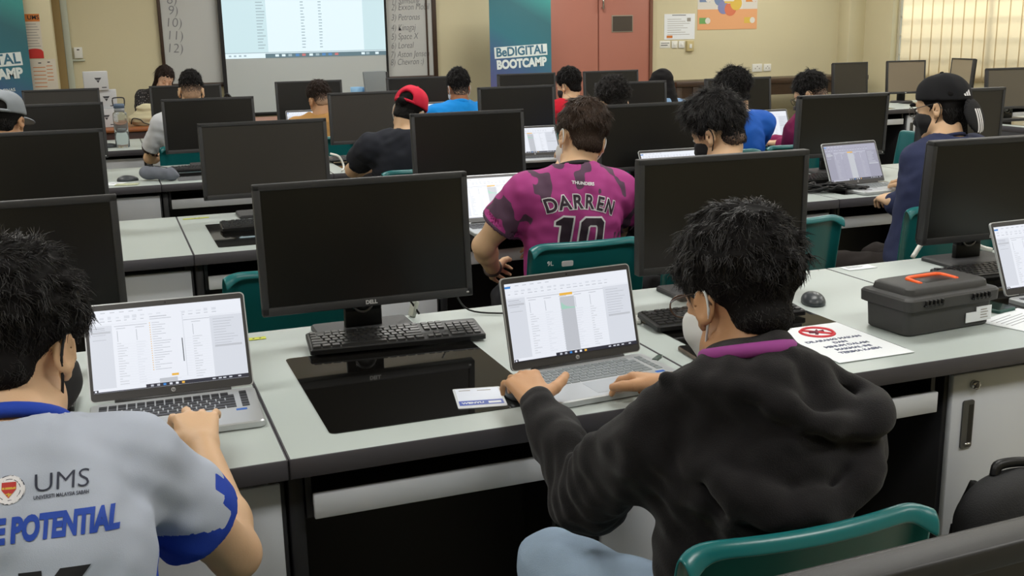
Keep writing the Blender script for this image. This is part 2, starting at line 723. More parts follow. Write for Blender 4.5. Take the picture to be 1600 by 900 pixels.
# window in the right wall: frame with louvre bars, panes, and the vertical blind before it
wf = MB()
for z in (WZ0, WZ1 - 0.05):
    wf.box((XW + 0.08, WY0, z), (XW + 0.14, WY1, z + 0.05))
ny = 5
for i in range(ny + 1):
    y = WY0 + (WY1 - WY0 - 0.05) * i / ny
    wf.box((XW + 0.08, y, WZ0), (XW + 0.14, y + 0.035, WZ1))
for k in range(1, 7):
    z = WZ0 + (WZ1 - WZ0) * k / 7
    wf.box((XW + 0.09, WY0, z - 0.005), (XW + 0.13, WY1, z + 0.005))
win = struct('window_1', wf, mat('window_frame_paint', rgb(190, 184, 165), 0.5))
mp_ = bpy.data.materials.new('window_glass')
mp_.use_nodes = True
n_ = mp_.node_tree
n_.nodes.clear()
out = n_.nodes.new('ShaderNodeOutputMaterial')
tr = n_.nodes.new('ShaderNodeBsdfTransparent')
tr.inputs['Color'].default_value = (0.92, 0.95, 0.93, 1)
gl = n_.nodes.new('ShaderNodeBsdfGlossy')
gl.inputs['Roughness'].default_value = 0.02
mxs = n_.nodes.new('ShaderNodeMixShader')
mxs.inputs[0].default_value = 0.07
n_.links.new(tr.outputs[0], mxs.inputs[1])
n_.links.new(gl.outputs[0], mxs.inputs[2])
n_.links.new(mxs.outputs[0], out.inputs['Surface'])
pane = MB().box((XW + 0.108, WY0, WZ0), (XW + 0.112, WY1, WZ1)).build('pane', mp_, win)

mb_ = bpy.data.materials.new('blind_fabric')
mb_.use_nodes = True
n_ = mb_.node_tree
n_.nodes.clear()
out = n_.nodes.new('ShaderNodeOutputMaterial')
df = n_.nodes.new('ShaderNodeBsdfDiffuse')
df.inputs['Color'].default_value = rgb(236, 224, 196)
tl = n_.nodes.new('ShaderNodeBsdfTranslucent')
tl.inputs['Color'].default_value = rgb(250, 240, 222)
mxs = n_.nodes.new('ShaderNodeMixShader')
mxs.inputs[0].default_value = 0.68
n_.links.new(df.outputs[0], mxs.inputs[1])
n_.links.new(tl.outputs[0], mxs.inputs[2])
n_.links.new(mxs.outputs[0], out.inputs['Surface'])
blind = thing('vertical_blind', 'cream vertical blind glowing with daylight across the right hand window', 'blind', (XW - 0.05, (WY0 + WY1) / 2, 0))
hy = (WY1 - WY0) / 2
BEND = 11.19 - (WY0 + WY1) / 2
MB().rbox((-0.03, -hy - 0.05, 2.62), (0.03, BEND + 0.02, 2.67), 0.006).build('head_rail', M_whiteptc, blind)
slat = None
pitch = 0.172
ns = int((BEND + hy) / pitch)
for i in range(ns):
    y = BEND - pitch * (i + 0.5)
    if slat is None:
        sb = MB()
        n = 8
        vs, fs = [], []
        for j in range(n + 1):
            t = j / n - 0.5
            for z in (0.86, 2.62):
                vs.append((0.006 * (1 - 4 * t * t) + -t * 0.016, t * 0.186, z))
        for j in range(n):
            fs.append((2 * j, 2 * j + 2, 2 * j + 3, 2 * j + 1))
        sb.add(vs, fs, 0, True)
        slat = sb.build('slat', mb_, blind)
        so = slat.modifiers.new('thickness', 'SOLIDIFY')
        so.thickness = 0.0012
        slat.location = (0, y, 0)
    else:
        c = slat.copy()
        COL.objects.link(c)
        c.parent = blind
        c.location = (0, y, 0)

# ceiling lamps
M_tube = emat('lamp_diffuser', (1.0, 0.97, 0.9, 1), 2.5)
lamp0 = None
for i, (lx, ly) in enumerate(LAMPS):
    lab = 'white fluorescent ceiling lamp above the desk rows'
    if lamp0 is None:
        lamp0 = thing('ceiling_lamp', lab, 'ceiling lamp', (lx, ly, ZC), 0, 'ceiling lamps')
        h = MB()
        for (a, b) in (((-0.6, -0.28, -0.07), (0.6, -0.26, 0)), ((-0.6, 0.26, -0.07), (0.6, 0.28, 0)), ((-0.6, -0.26, -0.07), (-0.58, 0.26, 0)), ((0.58, -0.26, -0.07), (0.6, 0.26, 0))):
            h.box(a, b)
        h.build('frame', M_whiteptc, lamp0)
        MB().box((-0.58, -0.26, -0.05), (0.58, 0.26, -0.045)).build('diffuser', M_tube, lamp0)
    else:
        dup(lamp0, (lx, ly, ZC), 0, lab, 'ceiling lamps')

# ------------------------------------------------------------------ the front wall: boards, screen, banners, doors, notices
Yf = YW - 0.001
M_board = mat('whiteboard_enamel', rgb(190, 192, 190), 0.35, spec=0.4)
M_boardink = mat('marker_ink', rgb(118, 120, 124), 0.7)
wb = thing('whiteboard', 'wide framed whiteboard with handwritten list behind the projection screen', 'whiteboard', (2.15, Yf, 1.0))
bx0, bx1, bz0, bz1 = 0.64 - 2.15, 3.68 - 2.15, 0.05, 1.45
MB().box((bx0 + 0.03, -0.02, bz0), (bx1 - 0.03, -0.001, bz1)).build('board', M_board, wb)
fr = MB()
fr.rbox((bx0, -0.035, bz0 - 0.04), (bx0 + 0.035, 0, bz1 + 0.04), 0.004)
fr.rbox((bx1 - 0.05, -0.035, bz0 - 0.04), (bx1, 0, bz1 + 0.04), 0.004)
fr.rbox((bx0 + 0.035, -0.035, bz0 - 0.04), (bx1 - 0.05, 0, bz0 + 0.005), 0.004)
fr.rbox((bx0 + 0.035, -0.035, bz1), (bx1 - 0.05, 0, bz1 + 0.04), 0.004)
fr.rbox((bx1 - 0.125, -0.03, bz0), (bx1 - 0.105, -0.018, bz1), 0.003)
fr.build('frame', M_brown, wb)
hw = MB()
Fm = Matrix(((1, 0, 0, 0), (0, 0, -1, 0), (0, 1, 0, 0), (0, 0, 0, 1)))    # text plane facing -Y


def on_wall(x, z, y=0.0, rot=0.0):
    return Matrix.Translation((x, y, z)) @ Fm @ Matrix.Rotation(rot, 4, 'Z')


def wallp(px, py, Y=YW):
    p = aty(px, py, Y)
    return p[0], p[2]


for s, px, py in (('8)', 268, 0), ('9)', 270, 17), ('10)', 271, 36), ('11)', 273, 56), ('12)', 273, 76)):
    x, z = wallp(px, py)
    hw.text(s, 0.135, on_wall(x - 2.15, z - 1.0, -0.0215, R(-3)), 0, -0.002, 'CENTER', 0.1)
hw.build('handwriting', M_boardink, wb)
hw = MB()
for s, px, py in (('1) Samsung', 610, 2), ('2) Exxon Mobil', 610, 12), ('3) Petronas', 610, 28), ('4) Kinagaj', 610, 44), ('5) Space X', 610, 58), ('6) Loreal', 610, 72), ('7) Aston Jensen', 609, 86), ('8) Chevron :)', 609, 98)):
    x, z = wallp(px, py)
    hw.text(s, 0.10, on_wall(x - 2.15, z - 1.0, -0.0215, R(1.0)), 0, -0.001, 'LEFT', 0.25, xs=0.72)
hw.build('handwriting', M_boardink, wb)

E_white = emat('projected_white', (0.80, 0.95, 1.0, 1), 0.98)  # projector light on the fabric, put in as emission
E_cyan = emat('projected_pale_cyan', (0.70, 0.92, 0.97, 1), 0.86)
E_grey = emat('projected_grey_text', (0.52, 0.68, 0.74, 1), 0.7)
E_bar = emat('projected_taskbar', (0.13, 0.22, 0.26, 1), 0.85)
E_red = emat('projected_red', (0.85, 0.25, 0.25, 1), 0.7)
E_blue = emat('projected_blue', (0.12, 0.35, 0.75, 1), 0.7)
scn = thing('projection_screen', 'black edged projection screen showing a bright spreadsheet page', 'projection screen', (2.17, Yf - 0.09, 0))
sx0, sx1 = 1.255 - 2.17, 3.075 - 2.17
MB().box((sx0, 0.0, 0.70), (sx1, 0.004, 2.75)).build('fabric', mat('screen_fabric', rgb(190, 196, 196), 0.8), scn)
e = MB()
e.box((sx0 - 0.006, -0.002, 0.70), (sx0 + 0.035, 0.006, 2.75))
e.box((sx1 - 0.02, -0.002, 0.70), (sx1 + 0.006, 0.006, 2.75))
e.build('border', M_black, scn)
MB().cyl((sx0 - 0.04, 0, 0.70), (sx1 + 0.04, 0, 0.70), 0.02).build('bottom_rod', M_black, scn)
MB().rbox((sx0 - 0.1, -0.05, 2.75), (sx1 + 0.1, 0.06, 2.85), 0.02).build('case', M_whiteptc, scn)
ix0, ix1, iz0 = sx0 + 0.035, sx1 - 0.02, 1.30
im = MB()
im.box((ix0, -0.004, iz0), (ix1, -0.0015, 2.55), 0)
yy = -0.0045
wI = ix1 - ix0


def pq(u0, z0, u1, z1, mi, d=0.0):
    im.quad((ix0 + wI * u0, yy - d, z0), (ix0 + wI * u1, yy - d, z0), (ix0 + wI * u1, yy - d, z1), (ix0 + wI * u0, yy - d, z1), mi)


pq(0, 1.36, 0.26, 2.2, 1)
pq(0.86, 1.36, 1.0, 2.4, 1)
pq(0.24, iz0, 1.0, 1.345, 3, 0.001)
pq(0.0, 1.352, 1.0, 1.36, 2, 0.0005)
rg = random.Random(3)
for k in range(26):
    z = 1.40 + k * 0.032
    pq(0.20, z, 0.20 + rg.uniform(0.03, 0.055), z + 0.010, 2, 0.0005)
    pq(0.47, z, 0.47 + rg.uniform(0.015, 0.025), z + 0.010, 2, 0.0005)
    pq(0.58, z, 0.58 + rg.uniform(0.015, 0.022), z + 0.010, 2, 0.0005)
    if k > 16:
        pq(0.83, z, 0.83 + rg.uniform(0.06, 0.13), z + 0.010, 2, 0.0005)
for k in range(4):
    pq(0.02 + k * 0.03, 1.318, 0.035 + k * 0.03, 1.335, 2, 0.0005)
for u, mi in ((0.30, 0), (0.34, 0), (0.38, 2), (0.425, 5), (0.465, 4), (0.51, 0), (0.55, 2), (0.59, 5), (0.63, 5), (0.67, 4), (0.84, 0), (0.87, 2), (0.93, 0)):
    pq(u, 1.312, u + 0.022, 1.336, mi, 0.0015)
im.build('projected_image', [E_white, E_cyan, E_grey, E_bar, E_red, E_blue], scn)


def grad_mat(name, stops, axis='Z', lo=0.0, hi=1.0, diag=0.0):
    m = bpy.data.materials.new(name)
    m.use_nodes = True
    n = m.node_tree
    b = n.nodes['Principled BSDF']
    b.inputs['Roughness'].default_value = 0.6
    tc = n.nodes.new('ShaderNodeTexCoord')
    sp = n.nodes.new('ShaderNodeSeparateXYZ')
    n.links.new(tc.outputs['Object'], sp.inputs[0])
    ma = n.nodes.new('ShaderNodeMath')
    ma.operation = 'MULTIPLY_ADD'
    ma.inputs[1].default_value = diag
    n.links.new(sp.outputs['X'], ma.inputs[0])
    n.links.new(sp.outputs['Z'], ma.inputs[2])
    mr = n.nodes.new('ShaderNodeMapRange')
    mr.inputs['From Min'].default_value = lo
    mr.inputs['From Max'].default_value = hi
    n.links.new(ma.outputs[0], mr.inputs['Value'])
    cr = n.nodes.new('ShaderNodeValToRGB')
    els = cr.color_ramp.elements
    while len(els) < len(stops):
        els.new(0.5)
    for e_, (p, c) in zip(els, stops):
        e_.position = p
        e_.color = c
    n.links.new(mr.outputs[0], cr.inputs[0])
    n.links.new(cr.outputs[0], b.inputs['Base Color'])
    return m


M_ban = grad_mat('banner_print', [(0, rgb(84, 86, 138)), (0.25, rgb(68, 96, 142)), (0.5, rgb(50, 116, 132)), (0.8, rgb(52, 104, 114)), (1, rgb(58, 140, 136))], lo=0.75, hi=2.05, diag=0.55)
M_banwhite = mat('banner_white_print', rgb(225, 235, 235), 0.6)
M_bantext = mat('banner_teal_print', rgb(62, 112, 138), 0.6)
YBN = 11.6


def banner(x0, x1, tx, tz, label, rot):
    t = thing('rollup_banner', label, 'banner', ((x0 + x1) / 2, YBN, 0), 0, None)
    wd = (x1 - x0) / 2
    MB().box((-wd, -0.002, 0.09), (wd, 0.002, 2.1)).build('print', M_ban, t)
    MB().rbox((-wd - 0.02, -0.09, 0.0), (wd + 0.02, 0.09, 0.085), 0.02).build('base', M_silver, t)
    MB().cyl((-wd, 0.015, 2.1), (wd, 0.015, 2.1), 0.012).build('top_rail', M_silver, t)
    MB().cyl((0, 0.05, 0.08), (0, 0.02, 2.1), 0.009).build('pole', M_silver, t)
    l = MB()
    Mx = Matrix.Translation((tx - (x0 + x1) / 2, -0.0035, tz)) @ Matrix.Rotation(-rot, 4, 'Y')
    h, ww = 0.125, 0.64
    l.box((0, 0, 0.0), (ww, 0.001, h), 0, Mx)
    l.text('BeDIGITAL', 0.136, Mx @ Matrix.Translation((ww / 2, -0.0012, h / 2)) @ Fm, 1, 0.0035, 'CENTER', 0, xs=0.93)
    l.text('BOOTCAMP', 0.130, Mx @ Matrix.Translation((ww / 2, -0.0002, -0.075)) @ Fm, 0, 0.007, 'CENTER', 0, xs=0.85)
    l.text('Powered by PETRONAS', 0.042, Mx @ Matrix.Translation((ww / 2, -0.0002, -0.225)) @ Fm, 0, 0.0005, 'CENTER')
    l.build('lettering', [M_banwhite, M_bantext], t)
    return t


bl = aty(765, 50, YBN)[0]
brr = aty(861, 50, YBN)[0]
p = aty(773, 92, YBN)
banner(bl, brr, p[0], p[2], 'teal bootcamp banner standing in front of the pink door', R(2.6))
brr2 = aty(46, 90, YBN)[0]
p = aty(37, 108, YBN)
banner(brr2 - 0.74, brr2, p[0] - 0.64, p[2], 'teal bootcamp banner beside the posters on the left wall', R(3.5))

# pink double door
M_pink = mat('dusty_pink_paint', rgb(170, 108, 92), 0.5, var=0.04, vscale=2)
dr = thing('door_1', 'dusty pink double door with a dark plaque', 'door', (5.72, YW, 0))
dr['kind'] = 'structure'
xr = 6.42 - 5.72
MB().rbox((-0.69, -0.045, 0.01), (-0.006, -0.002, 2.13), 0.006).build('leaf', M_pink, dr)
MB().rbox((0.006, -0.045, 0.01), (xr - 0.01, -0.002, 2.13), 0.006).build('leaf', M_pink, dr)
f = MB()
f.box((-0.75, -0.06, 0), (-0.69, 0, 2.19))
f.box((xr - 0.01, -0.06, 0), (xr + 0.03, 0, 2.19))
f.box((-0.75, -0.06, 2.13), (xr + 0.03, 0, 2.19))
f.build('frame', mat('door_frame_paint', rgb(120, 78, 60), 0.5), dr)
hd = MB()
hx, hz = aty(938, 8, YW)[0] - 5.72, aty(938, 8, YW)[2]
hd.cyl((hx, -0.085, hz - 0.05), (hx, -0.085, hz + 0.14), 0.012)
hd.cyl((hx, -0.085, hz - 0.03), (hx, -0.045, hz - 0.03), 0.009)
hd.cyl((hx, -0.085, hz + 0.12), (hx, -0.045, hz + 0.12), 0.009)
hd.build('handle', M_chrome, dr)
x0, z1 = wallp(953, 24)
x1, z0 = wallp(986, 50)
pl = MB().rbox((x0 - 5.72, -0.052, z0), (x1 - 5.72, -0.045, z1), 0.002).build('plaque', mat('plaque_border', rgb(150, 140, 125), 0.5), dr)
MB().box((x0 + 0.012 - 5.72, -0.0545, z0 + 0.012), (x1 - 0.012 - 5.72, -0.052, z1 - 0.012)).build('face', mat('plaque_dark', rgb(66, 58, 52), 0.35), pl)
struct('trim_3', MB().box((6.452, 12.17, 0), (6.50, 12.2, 2.3)), M_wall)


def notice(name, label, cat, px0, py0, px1, py1, draw, Y=YW, base=M_paper, group=None):
    x0, z1 = wallp(px0, py0, Y)
    x1, z0 = wallp(px1, py1, Y)
    t = thing(name, label, cat, ((x0 + x1) / 2, Y - 0.001, (z0 + z1) / 2), 0, group)
    w, h = x1 - x0, z1 - z0
    MB().box((-w / 2, -0.003, -h / 2), (w / 2, 0, h / 2)).build('sheet', base, t)
    mb = MB()

    def q(u0, v0, u1, v1, mi, d=0):
        X0, X1 = -w / 2 + w * u0, -w / 2 + w * u1
        Z0, Z1 = h / 2 - h * v1, h / 2 - h * v0
        mb.box((X0, -0.0038 - d, Z0), (X1, -0.003 - d, Z1), mi)
    mats = draw(mb, q, w, h)
    mb.build('print', mats, t)
    return t


M_or = mat('orange_print', rgb(206, 120, 48), 0.7)
M_rd = mat('red_print', rgb(196, 48, 40), 0.7)
M_gt = mat('grey_print', rgb(150, 146, 140), 0.7)
M_wp = mat('poster_white', rgb(214, 206, 190), 0.7)


def d_ums(mb, q, w, h):
    q(0, 0, 1, 0.17, 0)
    mb.text('UMS', 0.055, on_wall(0.02, h / 2 - 0.035, -0.004), 3, 0.001)
    for k in range(9):
        q(0.06, 0.22 + k * 0.062, 0.75 + 0.15 * (k % 3) / 2, 0.235 + k * 0.062, 2)
    q(0.0, 0.84, 1, 1.0, 1)
    mb.disc(Matrix.Translation((0, -0.0032, -h / 2 + 0.07)) @ Fm, w * 0.46, 24, 0.0004, 1, 0.35)
    return [M_or, M_rd, M_gt, M_ink]


notice('wall_poster', 'poster with orange header and red foot beside the left teal banner', 'poster', 34, 22, 69, 91, d_ums, 11.75, M_wp)


def d_tab(mb, q, w, h):
    q(0.32, 0.1, 0.44, 0.13, 2)
    q(0.68, 0.08, 0.78, 0.11, 2)
    for k in range(6):
        q(0.1, 0.24 + k * 0.12, 0.58, 0.262 + k * 0.12, 0)
        if k < 5:
            q(0.62, 0.2 + k * 0.11, 0.86, 0.222 + k * 0.11, 0)
    return [M_or, M_rd, M_ink]


notice('wall_notice', 'white sheet with orange ruled lines under the orange headed poster', 'notice', 46, 93, 92, 142, d_tab, 11.75, M_wp)


def d_rules(mb, q, w, h):
    q(0.25, 0.04, 0.7, 0.065, 0)
    for k in range(8):
        q(0.1, 0.2 + k * 0.085, 0.55 + 0.35 * ((k * 7) % 5) / 5, 0.215 + k * 0.085, 2)
    q(0.08, 0.84, 0.27, 0.94, 1)
    q(0.74, 0.16, 0.86, 0.3, 2)
    return [M_ink, M_or, M_gt]


notice('laminated_notice', 'laminated white notice above the light switches right of the pink door', 'notice', 1038, 22, 1085, 61, d_rules)


def d_flower(mb, q, w, h):
    q(0.0, 0.66, 1, 1, 0)
    q(0.3, 0, 0.75, 0.66, 8)
    cols = [1, 2, 3, 4, 5, 6, 7, 2]
    for k in range(8):
        a = 2 * PI * k / 8 + 0.2
        mb.disc(Matrix.Translation((0.01 + 0.13 * math.cos(a), -0.0042 - 0.0004 * k, 0.04 + 0.16 * math.sin(a))) @ Fm, 0.085, 18, 0.0003, cols[k])
    mb.disc(Matrix.Translation((0.01, -0.0076, 0.05)) @ Fm, 0.1, 20, 0.0003, 8)
    q(0.42, 0.42, 0.62, 0.47, 9, 0.0052)
    q(0.44, 0.53, 0.6, 0.56, 2, 0.0052)
    for (u, v, c) in ((0.03, 0.44, 5), (0.8, 0.44, 1), (0.03, 0.8, 4), (0.78, 0.8, 2), (0.03, 0.1, 6), (0.8, 0.1, 7)):
        q(u, v, u + 0.17, v + 0.1, c, 0.001)
        mb.disc(Matrix.Translation((-w / 2 + w * (u + 0.14), -0.0049, h / 2 - h * (v + 0.05))) @ Fm, 0.038, 16, 0.0003, 8)
    return [mat('peach_print', rgb(228, 168, 120), 0.7), mat('print_orange', rgb(222, 146, 78), 0.7), mat('print_yellow', rgb(220, 186, 84), 0.7), mat('print_lime', rgb(160, 180, 72), 0.7), mat('print_green', rgb(112, 166, 96), 0.7),
            mat('print_slate', rgb(120, 140, 176), 0.7), mat('print_violet', rgb(132, 136, 180), 0.7), mat('print_coral', rgb(214, 120, 88), 0.7), mat('print_white', rgb(222, 218, 210), 0.7), M_rd]


x0_, z0_ = wallp(1091, 45)
notice('wall_infographic', 'colourful infographic poster with a ring of circles high on the front wall', 'poster', 1091, -48, 1182, 45, d_flower, base=mat('infographic_white', rgb(216, 212, 204), 0.7))


def plate(name, label, cat, px0, py0, px1, py1, extra, depth=0.012, m=M_whiteptc, Y=YW):
    x0, z1 = wallp(px0, py0, Y)
    x1, z0 = wallp(px1, py1, Y)
    t = thing(name, label, cat, ((x0 + x1) / 2, Y, (z0 + z1) / 2))
    w, h = (x1 - x0) / 2, (z1 - z0) / 2
    MB().rbox((-w, -depth, -h), (w, 0, h), 0.004).build('plate', m, t)
    b = MB()
    if extra == 'rocker':
        b.rbox((-w * 0.35, -depth - 0.006, -h * 0.4), (w * 0.35, -depth + 0.002, h * 0.4), 0.002)
        b.build('rocker', M_whiteptc, t)
    elif extra == 'socket':
        for dx in (-0.4, 0.4):
            b.box((w * dx - 0.006, -depth - 0.001, -h * 0.3), (w * dx + 0.006, -depth + 0.001, 0.0))
        b.box((-0.006, -depth - 0.001, h * 0.2), (0.006, -depth + 0.001, h * 0.5))
        b.build('socket_holes', M_gt, t)
    elif extra == 'text':
        b.box((-w * 0.8, -depth - 0.001, h * 0.3), (w * 0.8, -depth, h * 0.45))
        b.box((-w * 0.8, -depth - 0.001, -h * 0.3), (w * 0.5, -depth, -h * 0.1))
        b.build('print', M_ink, t)
    elif extra == 'window':
        b.box((-w * 0.3, -depth - 0.001, h * 0.45), (w * 0.3, -depth, h * 0.65))
        b.build('display', M_ink, t)
    return t


plate('thermostat', 'small white control box on the wall left of the whiteboard', 'control box', 115, 74, 130, 91, 'window', 0.03)
x0, z1 = wallp(113, 93)
x1, z0 = wallp(133, 95.5)
set_props(MB().rbox((x0, YW - 0.03, z0), (x1, YW, z1), 0.003).build('cable_trunking', M_trim), 'short grey cable trunking under the white control box', 'cable trunking')
plate('wall_label', 'small printed label left of the light switches', 'label', 1031, 64, 1047, 75, 'text', 0.003)
plate('light_switch', 'white light switch right beside the small printed label', 'light switch', 1049, 64, 1058, 75, 'rocker')
plate('light_switch', 'white light switch next to the cream wall box', 'light switch', 1060, 64, 1069, 75, 'rocker')
plate('wall_box', 'cream wall box at the right end of the light switches', 'switch box', 1072, 64, 1082, 80, 'rocker', 0.035, mat('cream_plastic', rgb(196, 180, 130), 0.5))
plate('power_socket', 'white power socket low on the front wall, left of a pair', 'power socket', 1175, 100, 1190, 112, 'socket')
plate('power_socket', 'white power socket low on the front wall, right of a pair', 'power socket', 1193, 100, 1204, 111, 'socket')

# long dark counter below the front wall on the right
ct = thing('wall_counter', 'long dark brown counter along the front wall right of the pink door', 'counter', (8.0, 11.8, 0))
MB().rbox((-1.55, -0.28, 0.84), (1.24, 0.22, 0.9), 0.008).build('counter_top', M_brown, ct)
MB().box((-1.5, -0.24, 0.70), (1.2, -0.21, 0.84)).build('apron', M_brown, ct)
for x in (-1.5, -1.28, -0.3, 0.6, 1.18):
    MB().rbox((x - 0.035, -0.26, 0), (x + 0.035, -0.19, 0.84), 0.005).build('leg', M_brown, ct)
cb = thing('low_cabinet', 'blue grey low cabinet with white top under the end of the dark counter', 'cabinet', (8.95, 11.72, 0))
MB().rbox((-0.2, -0.2, 0.02), (0.2, 0.19, 0.58), 0.005).build('body', mat('blue_grey_laminate', rgb(120, 128, 138), 0.5), cb)
MB().rbox((-0.22, -0.22, 0.58), (0.22, 0.2, 0.62), 0.005).build('cabinet_top', M_white, cb)

# presenter's table at the front with the things on it
ft = thing('front_table', 'orange brown wooden table at the front with dark front panel', 'table', (1.6, 10.55, 0))
MB().rbox((-2.3, -0.36, 0.72), (2.3, 0.36, 0.755), 0.012).build('table_top', M_tan, ft)
MB().rbox((-2.26, -0.33, 0.08), (2.26, -0.30, 0.72), 0.004).build('front_panel', mat('dark_red_brown_wood', rgb(58, 24, 14), 0.4, var=0.2, vscale=5), ft)
for x in (-2.2, 2.2):
    MB().rbox((x - 0.03, -0.3, 0), (x + 0.03, 0.32, 0.72), 0.005).build('side_panel', M_brown, ft)
M_box = mat('white_card_box', rgb(206, 208, 212), 0.6)
M_tri = mat('dark_triangle_print', rgb(58, 58, 66), 0.6)
bw, bh = 0.205, 0.165
bz = 0.756
bxx = aty(158, 190, 10.62)[0]
for i, lab in enumerate(('white box with a dark triangle, bottom of the stack on the front table', 'white box with a dark triangle, middle of the stack on the front table', 'white box with a dark triangle, top of the stack on the front table')):
    dx = (0.03, 0.05, -0.01)[i]
    t = thing('card_box', lab, 'box', (bxx + dx, 10.5 + 0.03 * (i % 2), bz + i * bh), (0.02, -0.04, 0.03)[i], 'white boxes stacked on the front table')
    MB().rbox((-bw / 2, -0.09, 0), (bw / 2, 0.09, bh - 0.001), 0.003).build('carton', M_box, t)
    l = MB()
    l.add([(-0.012, -0.0905, 0.11), (0.048, -0.0905, 0.11), (0.018, -0.0905, 0.065), (0.005, -0.091, 0.1), (0.031, -0.091, 0.1), (0.018, -0.091, 0.082)], [(0, 2, 1)], 0)
    l.box((-0.006, -0.0914, 0.088), (0.042, -0.0905, 0.092), 1)
    l.box((0.045, -0.0905, 0.02), (0.085, -0.09, 0.028), 0)
    l.build('printed_logo', [M_tri, M_box], t)
# blue cups and a laptop standing upright on the front table
for px, lab in ((558, 'light blue tumbler on the front table, further from the tilted grey computer'), (577, 'light blue tumbler close beside the tilted grey computer on the front table')):
    p = aty(px, 148, 10.6)
    t = thing('tumbler', lab, 'cup', (p[0], 10.6, 0.756), 0, 'blue tumblers on the front table')
    th_ = float(aty(px, 136, 10.6)[2]) - 0.756
    MB().lathe([(0.001, 0), (0.045, 0), (0.047, 0.01), (0.047, th_ * 0.62), (0.062, th_ * 0.7), (0.064, th_), (0.059, th_), (0.057, th_ * 0.72), (0.042, 0.012), (0.001, 0.01)], 20).build('cup_wall', mat('light_blue_plastic', rgb(140, 190, 230), 0.4), t)
p = aty(592, 150, 10.5)
t = thing('folded_computer', 'slim grey computer screen seen from behind, tilted on the front table', 'computer', (p[0], 10.5, 0.756), R(18))
MB().rbox((-0.14, -0.012, 0.02), (0.12, 0.012, 0.42), 0.008, M=Matrix.Rotation(R(-7), 4, 'X')).build('back_shell', mat('grey_shell', rgb(122, 130, 134), 0.45), t)
MB().rbox((0.115, -0.016, 0.02), (0.14, 0.014, 0.41), 0.005, M=Matrix.Rotation(R(-7), 4, 'X')).build('side_edge', M_black, t)
MB().rbox((-0.13, -0.09, 0), (0.13, 0.09, 0.025), 0.006).build('foot', M_black, t)

# ------------------------------------------------------------------ desks
DX0, DW, DD = 0.2577, 0.94, 0.93
ROWY = {0: -0.205, 1: 1.893, 2: 3.99, 3: 6.09, 4: 8.19}
ROWN = {0: 'camera side', 1: 'nearest', 2: 'second', 3: 'third', 4: 'fourth'}


def build_desk():
    t = thing('computer_desk', '', 'desk', (0, 0, 0))
    top = MB().box((0.004, 0.002, 0.7125), (DW - 0.004, DD - 0.002, 0.7495)).build('worktop', M_white, t)
    e = MB()
    e.rbox((0.0005, 0, 0.709), (DW - 0.0005, 0.004, 0.7492), 0.0015, 1)
    e.rbox((0.0005, DD - 0.004, 0.709), (DW - 0.0005, DD, 0.7492), 0.0015, 1)
    e.rbox((0.0005, 0, 0.709), (0.0045, DD, 0.7492), 0.0015, 1)
    e.rbox((DW - 0.0045, 0, 0.709), (DW - 0.0005, DD, 0.7492), 0.0015, 1)
    e.box((0.003, 0.003, 0.709), (DW - 0.003, DD - 0.003, 0.7126))
    e.build('edge_band', M_edge, top)
    MB().rprism(0.097, 0.097, 0.56, 0.645, 0.747, 0.7512, 0.014, 5).build('glass_panel', M_glass, t)
    for x in (0.003, DW - 0.033):
        MB().rbox((x, 0.06, 0.0), (x + 0.03, DD - 0.05, 0.709), 0.003, 1).build('side_panel', M_dark, t)
    MB().box((0.033, 0.50, 0.0), (0.655, 0.52, 0.709)).build('back_panel', M_dark, t)
    tr = MB()
    tr.box((0.05, 0.045, 0.622), (0.60, 0.45, 0.636))
    tr.box((0.05, 0.43, 0.622), (0.60, 0.45, 0.67))
    tray = tr.build('keyboard_tray', M_tray, t)
    MB().rbox((0.047, 0.033, 0.606), (0.602, 0.047, 0.657), 0.002, 1).build('tray_front', M_panel, tray)
    for x in (0.036, 0.602):
        MB().box((x, 0.06, 0.60), (x + 0.012, 0.45, 0.70)).build('runner', M_dark, tray)
    cab = MB().rbox((0.655, 0.073, 0.025), (DW - 0.034, DD - 0.13, 0.69), 0.003, 1).build('cabinet', M_dark, t)
    d = MB()
    d.rbox((0.666, 0.055, 0.03), (DW - 0.012, 0.073, 0.682), 0.002, 1)
    door = d.build('door', M_panel, cab)
    h = MB()
    h.rprism(-0.017, -0.062, 0.017, 0.062, 0, 0.004, 0.006, 3, 0, Matrix.Translation((0.715, 0.054, 0.552)) @ Matrix(((1, 0, 0, 0), (0, 0, -1, 0), (0, 1, 0, 0), (0, 0, 0, 1))))
    h.box((0.716, 0.0495, 0.505), (0.729, 0.051, 0.603), 1)
    h.rbox((0.709, 0.046, 0.498), (0.727, 0.051, 0.504), 0.002, 1, 2)
    ho = h.build('handle', [mat('grey_recess', rgb(72, 72, 70), 0.5), M_black, M_chrome], cab)
    l = MB()
    l.cyl((0.728, 0.056, 0.653), (0.728, 0.042, 0.653), 0.011, 18)
    l.cyl((0.728, 0.0425, 0.653), (0.728, 0.041, 0.653), 0.0065, 14, 1)
    l.build('lock', [M_chrome, M_tray], cab)
    return t


